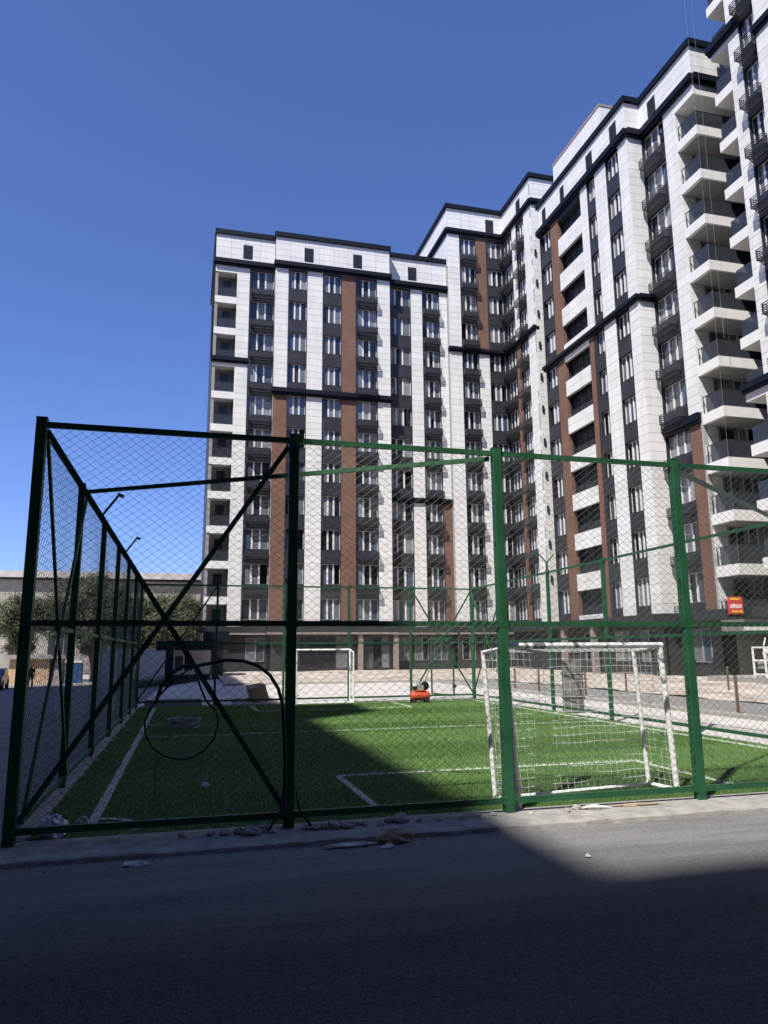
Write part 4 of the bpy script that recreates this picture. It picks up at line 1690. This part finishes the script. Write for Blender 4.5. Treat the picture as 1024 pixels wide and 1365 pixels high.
tree('broad olive-grey tree behind the fence corner post', -7.9, 71, -.75, 5.7, 4.2, 3.9, 46000, 1, 1.6)
tree('sparse grey-green tree at the far left over the booth', -14.4, 74, -.75, 5.2, 3.2, 3.4, 24000, 2, 1.7)
tree('leafy tree behind the kiosk beside the left block', -1.3, 72, -.75, 5.0, 3.8, 3.4, 38000, 3, 1.6)
tree('darker tree between the two larger ones', -4.6, 77, -.75, 4.0, 3.0, 3.2, 26000, 4, 1.4)
for i, (x, y) in enumerate(((-2.3, 55.0), (-1.5, 55.3), (-3.1, 55.4))):
    rr = random.Random(20 + i)
    v, f = [], []
    for k in range(500):
        q = Vector((rr.gauss(0, .28), rr.gauss(0, .25), abs(rr.gauss(.3, .2))))
        a_ = Vector((rr.uniform(-1, 1), rr.uniform(-1, 1), rr.uniform(0, 1))).normalized() * .09
        b_ = a_.orthogonal().normalized() * .03
        n = len(v)
        p_ = Vector((x, y, -.75)) + q
        v += [tuple(p_ - a_), tuple(p_ + b_), tuple(p_ + a_), tuple(p_ - b_)]
        f.append((n, n + 1, n + 2, n + 3))
    me_ = bpy.data.meshes.new('shrub')
    me_.from_pydata(v, [], f)
    me_.materials.append(M['foliage'])
    tag(link('shrub', me_), ['low shrub at the foot of the pale wall, middle one', 'low shrub closest to the dark-roofed kiosk', 'low shrub at the foot of the pale wall, leftmost'][i], 'shrub', 'shrubs by the pale wall')

# ---------------------------------------------------------------- objects on and round the pitch
hose = MB().tube([(-.25, 7.43, 1.233), (-.203, 7.43, 1.39), (-.12, 7.43, 1.506), (-.02, 7.43, 1.574), (.085, 7.43, 1.567), (.237, 7.43, 1.599), (.377, 7.43, 1.626), (.556, 7.43, 1.617),
                  (.702, 7.43, 1.565), (.813, 7.43, 1.477), (.896, 7.43, 1.347), (.943, 7.43, 1.189), (.961, 7.43, .942), (.975, 7.43, .628), (.972, 7.43, .354), (.975, 7.42, .182), (1.03, 7.40, .085)], .018, 10)
tag(hose.build('hose', 'black_plastic', smooth=True), 'thick black hose arching over the near fence and down its second post', 'hose')
cab = MB().tube([(.099, 7.40, 1.537), (.161, 7.40, 1.362), (.214, 7.40, 1.243), (.307, 7.40, 1.157), (.332, 7.40, 1.053), (.295, 7.40, .897), (.209, 7.40, .798), (.096, 7.40, .736), (-.019, 7.40, .727),
                 (-.154, 7.40, .766), (-.258, 7.40, .85), (-.323, 7.40, .966), (-.335, 7.40, 1.074), (-.294, 7.40, 1.187), (-.22, 7.40, 1.30), (-.09, 7.39, 1.45), (.05, 7.39, 1.55)], .010, 8)
tag(cab.build('cable', 'black_plastic', smooth=True), 'thin black cable hanging in one round loop on the near fence', 'cable')
thin = MB().tube([(-.215, 7.455, .80), (-.22, 7.455, .577), (-.212, 7.455, .411), (-.173, 7.455, .278), (-.083, 7.455, .188)], .004, 5)
tag(thin.build('wire', 'black_plastic', smooth=True), 'very thin wire dangling below the cable loop to the bottom rail', 'wire')
strap = MB()
for s in (-1, 1):
    strap.tube([(1.025 + s * .06, 7.44, .42), (1.025 + s * .09, 7.40, .22), (1.025 + s * .2, 7.36, .07)], .012, 6)
tag(strap.build('cable_end', 'black_plastic', smooth=True), 'frayed black cable ends at the foot of the second fence post', 'cable')

# red machine (compressor on a red tank with a drawbar)
mc = thing('compressor', 'red tank compressor with a small black engine at the far end of the pitch', 'compressor', (7.5, 23.75, .02))
prof = [(0, -.34), (.08, -.335), (.14, -.30), (.16, -.25), (.16, .25), (.14, .30), (.08, .335), (0, .34)]
MB().lathe(prof, (7.5, 23.75, .25), 18, 'x').build('tank', 'red_paint', mc, smooth=True)
MB().box(7.34, 7.66, 23.62, 23.88, .40, .44).build('bed_plate', 'red_paint', mc)
MB().box(7.42, 7.60, 23.66, 23.84, .44, .60).lathe([(0, 0), (.08, 0), (.08, .13), (.0, .14)], (7.46, 23.75, .58), 12).build('engine', 'engine_grey', mc)
MB().lathe([(0, -.03), (.13, -.03), (.15, 0), (.13, .03), (0, .03)], (7.66, 23.72, .56), 16, 'y').build('flywheel', 'black_plastic', mc)
MB().box(7.26, 7.38, 23.68, 23.82, .44, .56).build('pump', 'black_plastic', mc)
MB().tube([(7.60, 23.75, .46), (7.72, 23.8, .75), (7.86, 23.86, 1.06)], .016, 6).build('handle', 'dark_metal', mc)
for x in (7.28, 7.72):
    for y in (23.62, 23.88):
        MB().lathe([(0, -.025), (.075, -.025), (.075, .025), (0, .025)], (x, y, .10), 12, 'y').build('wheel', 'rubber', mc, fixn=True)

# grey wrapped stack outside the right fence
ro = thing('wrapped_roll', 'upright grey wrapped roll of fencing leaning by the right fence', 'roll', (10.62, 19.3, 0))
mb = MB()
pts = []
for k in range(15):
    z = 1.4 * k / 14
    ring = []
    for j in range(20):
        t = 2 * math.pi * j / 20
        r_ = .30 + .02 * (vnoise(j * .9, k * .8) - .5) + .012 * math.sin(j * 3 + k)
        ring.append((10.62 + r_ * math.cos(t), 19.3 + r_ * .8 * math.sin(t), z + .01 * math.sin(j)))
    pts += ring
mb.v = pts
for k in range(14):
    for j in range(20):
        mb.f.append((k * 20 + j, k * 20 + (j + 1) % 20, (k + 1) * 20 + (j + 1) % 20, (k + 1) * 20 + j))
        mb.m.append(0)
mb.f.append(tuple(14 * 20 + j for j in range(20)))
mb.m.append(0)
mb.build('wrapping', 'grey_sheet', ro)
for z in (.35, 1.0):
    MB().lathe([(.325, 0), (.325, .05)], (10.62, 19.3, z), 20).build('strap', 'dark_metal', ro)
MB().tube([(10.45, 19.1, 1.35), (10.43, 19.05, 1.62)], .03, 6).build('core_pipe', 'rust', ro)

# rust posts along the ring road
for i, (x, y, lb) in enumerate(((14.0, 30.5, 'rusty steel post by the gravel road seen left of the wrapped roll'), (14.0, 28.2, 'rusty steel post just right of the near goal\'s left post, on the far kerb'),
                               (14.05, 24.6, 'rusty steel post between the wrapped roll and the goal\'s right post'), (17.5, 27.4, 'rusty steel post seen inside the goal frame at right'),
                               (20.7, 25.3, 'farther of the two dark posts at the right picture edge'), (14.1, 16.95, 'nearer of the two dark posts at the right picture edge'),
                               (14.0, 35.5, 'farthest rusty post by the gravel road near the sand bank'))):
    p_ = MB().box(x - .03, x + .03, y - .03, y + .03, -.05, 1.0)
    p_.box(x - .07, x + .07, y - .07, y + .07, -.05, .03)
    tag(p_.build('steel_post', 'rust'), lb, 'post', 'steel posts along the gravel road')

# sign
sg = thing('shop_sign', 'red and yellow banner sign on the corner of the right wing', 'sign', (27.2, 32.2, 3.42))
SF = Face('y', 32.20)
mb = MB()
mb.box(26.75, 27.62, 32.14, 32.2, 3.42, 4.30)
mb.build('board', 'sign_red', sg)
MB().box(26.85, 27.45, 32.128, 32.138, 4.12, 4.24).build('yellow_band', 'sign_yellow', sg)
MB().box(26.90, 27.57, 32.128, 32.138, 3.50, 3.60).build('yellow_band', 'sign_yellow', sg)
x = 26.82
k = 0
while x < 27.5:
    w = .04 + .04 * ((k * 7) % 3)
    MB().box(x, x + w, 32.126, 32.137, 3.70 + .03 * (k % 2), 3.90 + .03 * ((k + 1) % 2)).build('lettering', 'sign_white', sg)
    x += w + .03
    k += 1

# white frame rack on the terrace
rk = thing('metal_rack', 'white metal frame stand on the ledge at the right picture edge', 'rack', (25.0, 27.5, .42))
mb = MB()
for dx in (0, .9):
    for dy in (0, .7):
        mb.tube([(24.6 + dx, 27.6 + dy, .42), (24.6 + dx, 27.6 + dy, 1.75)], .05, 6)
for z in (.55, 1.15, 1.72):
    mb.tube([(24.6, 27.6, z), (25.5, 27.6, z), (25.5, 28.3, z), (24.6, 28.3, z)], .045, 6, closed=True)
mb.build('frame', 'white_slab', rk)
MB().lathe([(0, -.1), (.26, -.1), (.28, 0), (.26, .1), (0, .1)], (25.05, 27.85, 1.42), 14, 'y').build('drum', 'white_slab', rk, fixn=True)
MB().box(24.7, 25.4, 27.7, 28.2, .8, 1.1).build('motor_box', 'engine_grey', rk)
MB().tube([(24.75, 27.8, 1.75), (24.9, 27.8, 2.15)], .03, 6).build('lever', 'white_slab', rk)

# pale sand heap on the right
mb = MB()
n, m_ = 24, 9
for i in range(m_):
    r_ = 2.3 * (1 - i / (m_ - 1))
    for j in range(n):
        t = 2 * math.pi * j / n
        rr_2 = r_ * (1 + .2 * (vnoise(j * .7, i) - .5))
        mb.v.append((25.4 + rr_2 * math.cos(t) * .8, 24.2 + rr_2 * math.sin(t), .15 + 1.0 * (i / (m_ - 1)) ** 1.2))
for i in range(m_ - 1):
    for j in range(n):
        mb.f.append((i * n + j, i * n + (j + 1) % n, (i + 1) * n + (j + 1) % n, (i + 1) * n + j))
        mb.m.append(0)
tag(mb.build('sand_heap', 'pale_dust', smooth=True), 'pale heap of sand at the right picture edge', 'sand heap')

# ropes hanging down the right wing
for i, (x, y) in enumerate(((27.25, 31.7), (27.20, 31.1))):
    rp = MB().tube([(x, y, 45), (x + .02, y, 30), (x - .01, y + .02, 18), (x, y, 6 + 14 * i)], .005, 5)
    tag(rp.build('rope', 'rope'), ['long pale work rope hanging in front of the corner balconies', 'shorter pale work rope hanging beside the long one'][i], 'rope', 'work ropes hanging from the roof')


# ---- litter
def crumple(name, mt, c, rx, ry, rz, seed, label, cat, group=None, n=12, m=8, amp=.35, flat=True):
    rr = random.Random(seed)
    mb = MB()
    for i in range(m + 1):
        ph = math.pi * i / m
        for j in range(n):
            th = 2 * math.pi * j / n
            k = 1 + rr.uniform(-amp, amp) * (0 if i in (0, m) else 1)
            x, y, z = math.sin(ph) * math.cos(th) * k, math.sin(ph) * math.sin(th) * k, math.cos(ph) * (1 + rr.uniform(-amp, amp) * .5)
            if flat:
                z = max(z, -.55)
            mb.v.append((c[0] + x * rx, c[1] + y * ry, c[2] + (z + (.55 if flat else 1)) * rz))
    for i in range(m):
        for j in range(n):
            mb.f.append((i * n + j, (i + 1) * n + j, (i + 1) * n + (j + 1) % n, i * n + (j + 1) % n))
            mb.m.append(0)
    o = mb.build(name, mt)
    tag(o, label, cat, group)
    return o


crumple('plastic_bag', 'plastic_bag', (-1.12, 7.78, .03), .13, .12, .13, 5, 'stuffed white plastic bag in the near left corner of the fence', 'bag', n=18, m=12, amp=.22)
crumple('rubble', 'stone', (-.93, 8.35, .02), .06, .05, .05, 8, 'small pale lump of rubble behind the plastic bag', 'rubble', amp=.3)
crumple('rubble', 'stone', (-1.05, 8.2, .02), .05, .045, .035, 9, 'small brown lump of rubble right beside the plastic bag', 'rubble', amp=.3)
crumple('paper_scrap', 'paper', (.31, 10.03, .04), .05, .04, .035, 12, 'white scrap of paper on the shaded turf', 'litter', amp=.3)


def sheet(name, mt, pts, label, cat, th=.004):
    """crumpled sheet: ragged outline fanned round a raised centre"""
    mb = MB()
    n = len(pts)
    cx = sum(p_[0] for p_ in pts) / n
    cy = sum(p_[1] for p_ in pts) / n
    mid = []
    for i, p_ in enumerate(pts):
        mid.append(((p_[0] + cx) / 2, (p_[1] + cy) / 2, .012 + .035 * hash2(i * 3.1, p_[0])))
    ring = [(p_[0], p_[1], p_[2] if len(p_) > 2 else .006 + .02 * hash2(p_[1], i)) for i, p_ in enumerate(pts)]
    mb.v = ring + mid + [(cx, cy, .03)]
    for i in range(n):
        j = (i + 1) % n
        mb.f += [(i, j, n + j, n + i), (n + i, n + j, 2 * n)]
        mb.m += [0, 0]
    o = mb.build(name, mt)
    s = o.modifiers.new('solid', 'SOLIDIFY')
    s.thickness = th
    tag(o, label, cat)
    return o


crumple('paper_scrap', 'paper', (-.31, 6.74, .0), .11, .05, .022, 71, 'torn white paper lying on the asphalt near the left kerb', 'litter', n=8, m=5, amp=.6)
crumple('cardboard_scrap', 'cardboard', (1.90, 6.84, .0), .15, .07, .075, 61, 'crumpled brown cardboard lying across the kerb edge', 'cardboard', n=9, m=6, amp=.45)
crumple('cardboard_scrap', 'paper', (1.48, 6.80, .0), .20, .045, .028, 62, 'long flat strip of pale torn cardboard left of the crumpled piece', 'cardboard', n=11, m=5, amp=.5)
crumple('paper_scrap', 'paper', (1.80, 6.70, .0), .06, .035, .02, 72, 'white paper tip under the crumpled cardboard', 'litter', n=7, m=5, amp=.6)
crumple('cardboard_scrap', 'cardboard', (4.75, 7.40, .045), .26, .03, .02, 63, 'flat torn cardboard pushed under the sunlit bottom rail', 'cardboard', n=11, m=5, amp=.5)
crumple('paper_scrap', 'paper', (4.25, 7.38, .045), .14, .04, .03, 64, 'crumpled pale paper on the sunlit kerb beside the third post', 'litter', n=9, m=5, amp=.5)
for i, (x, y, lb) in enumerate(((3.3, 5.9, 'tiny white paper fleck on the sunlit asphalt'), (1.55, 3.35, 'tiny white paper fleck on the shaded asphalt close to the viewer'), (4.1, 3.9, 'small pale scuffed scrap on the shaded asphalt at right'))):
    sheet('paper_scrap', 'paper', [(x - .02, y - .01), (x + .02, y - .015), (x + .03, y + .01), (x - .01, y + .02)], lb, 'litter', .002)

# rubble stones along the kerb
rr = random.Random(77)
st_meshes = []
for k in range(5):
    r5 = random.Random(200 + k)
    mb = MB()
    n, m = 9, 6
    for i in range(m + 1):
        ph = math.pi * i / m
        for j in range(n):
            th = 2 * math.pi * j / n
            q = 1 + r5.uniform(-.22, .22) * (0 if i in (0, m) else 1)
            mb.v.append((math.sin(ph) * math.cos(th) * q, math.sin(ph) * math.sin(th) * q * .8, (math.cos(ph) * q) * .62 + .45))
    for i in range(m):
        for j in range(n):
            mb.f.append((i * n + j, (i + 1) * n + j, (i + 1) * n + (j + 1) % n, i * n + (j + 1) % n))
            mb.m.append(0)
    st_meshes.append(mb.mesh('stone', 'stone'))
spots = [(.05, .05), (.30, .045), (.42, .06), (.55, .05), (.66, .085), (.78, .07), (.86, .045), (1.18, .05), (1.26, .06), (1.34, .045), (1.42, .07), (1.5, .05), (1.57, .075), (1.66, .05), (1.74, .04), (1.9, .04),
         (2.0, .045), (2.12, .09), (2.3, .035), (2.5, .03), (2.75, .035), (2.95, .03), (3.1, .04), (3.5, .03), (3.9, .04), (4.05, .05)]
for i, (x, r_) in enumerate(spots):
    y = 7.36 + rr.uniform(-.05, .06)
    o = link('stone', st_meshes[i % 5], None, (x, y, .04), rr.uniform(0, 6.28))
    o.scale = (r_ * 1.05, r_ * 1.05, r_ * 1.05 * rr.uniform(.8, 1.1))
    tag(o, 'pale rubble stone lying on the kerb at the foot of the near fence', 'stone', 'rubble stones along the near fence')
for i in range(12):
    y = 8.6 + i * .9 + rr.uniform(-.3, .3)
    r_ = rr.uniform(.025, .05)
    o = link('stone', st_meshes[i % 5], None, (-1.27 + rr.uniform(-.04, .04), y, .02), rr.uniform(0, 6.28))
    o.scale = (r_, r_, r_)
    tag(o, 'small rubble stone between the turf edge and the side-street fence', 'stone', 'rubble stones along the side fence')

# heap of tangled cable on the shaded turf
mb = MB()
for k in range(7):
    a0 = rr.uniform(0, 6)
    rad_ = rr.uniform(.12, .30)
    mb.tube([(.05 + rad_ * 1.3 * math.cos(a0 + t * .45), 17.75 + rad_ * .8 * math.sin(a0 + t * .45), .06 + .03 * k + .02 * math.sin(t)) for t in range(15)], .014, 5)
mb.tube([(-.25, 17.8, .1), (-.6, 18.2, .05), (-.8, 19.0, .05)], .012, 5)
tag(mb.build('tangled_cable', 'engine_grey'), 'grey tangle of cable lying on the shaded turf', 'cable')

# broken box and planks beyond the far goal line
bxo = thing('broken_box', 'tipped brown cardboard box outside the far fence', 'box', (2.5, 26.9, 0))
mb = MB()
mb.obox((2.52, 26.9, .30), (.26, .05, .05), (-.06, .28, .02), (-.08, 0, .26))
mb.build('body', 'cardboard', bxo)
MB().obox((2.34, 26.62, .52), (.22, .03, .02), (-.02, .12, .06), (0, -.002, .006)).build('flap', 'cardboard', bxo)
MB().obox((2.75, 26.8, .50), (.02, .2, 0), (.08, 0, .08), (.004, 0, -.004)).build('flap', 'cardboard', bxo)
for i, (a_, b_, lb) in enumerate((((2.9, 26.6, .05), (3.9, 26.2, .22), 'grey plank sloping behind the far goal'), ((2.1, 26.5, .04), (3.2, 26.4, .06), 'plank flat on the ground by the tipped box'),
                                  ((3.1, 26.8, .04), (4.1, 26.9, .05), 'plank flat on the ground right of the tipped box'))):
    tag(MB().beam(a_, b_, .12, .03).build('plank', 'wood'), lb, 'plank', 'planks by the broken box')
for i, x in enumerate((1.75, 1.9, 2.25)):
    crumple('rubble', 'stone', (x, 26.4 + .2 * i, 0), .14, .12, .09, 40 + i, ['leftmost dark rubble lump beyond the far fence', 'middle dark rubble lump beyond the far fence', 'rubble lump touching the tipped box'][i], 'rubble', 'rubble beyond the far fence')
tag(MB().box(-1.2, .6, 25.75, 26.0, -.02, .2).build('concrete_block', 'concrete'), 'long low concrete block outside the far left corner of the pitch', 'block')

# loose grit along the kerb edge and under the near fence
rg = random.Random(91)
mb = MB()
for i in range(2600):
    if i % 3:
        x, y = rg.uniform(-2.2, 8.5), 6.93 - abs(rg.gauss(0, .16))
        z = .0
    else:
        x, y = rg.uniform(-1.5, 8.5), rg.uniform(7.25, 7.64)
        z = .043
    r_ = abs(rg.gauss(.002, .003)) + .002
    a0 = rg.uniform(0, 6.28)
    n = len(mb.v)
    mb.v += [(x + r_ * math.cos(a0 + k * 2.1) * rg.uniform(.7, 1.2), y + r_ * math.sin(a0 + k * 2.1), z) for k in range(3)] + [(x, y, z + r_ * rg.uniform(.8, 1.4))]
    mb.f += [(n, n + 1, n + 3), (n + 1, n + 2, n + 3), (n + 2, n, n + 3)]
    mb.m += [0, 0, 0]
o = mb.build('grit', 'gravel')
o['kind'] = 'stuff'
tag(o, 'loose pale grit scattered along the near kerb', 'grit')
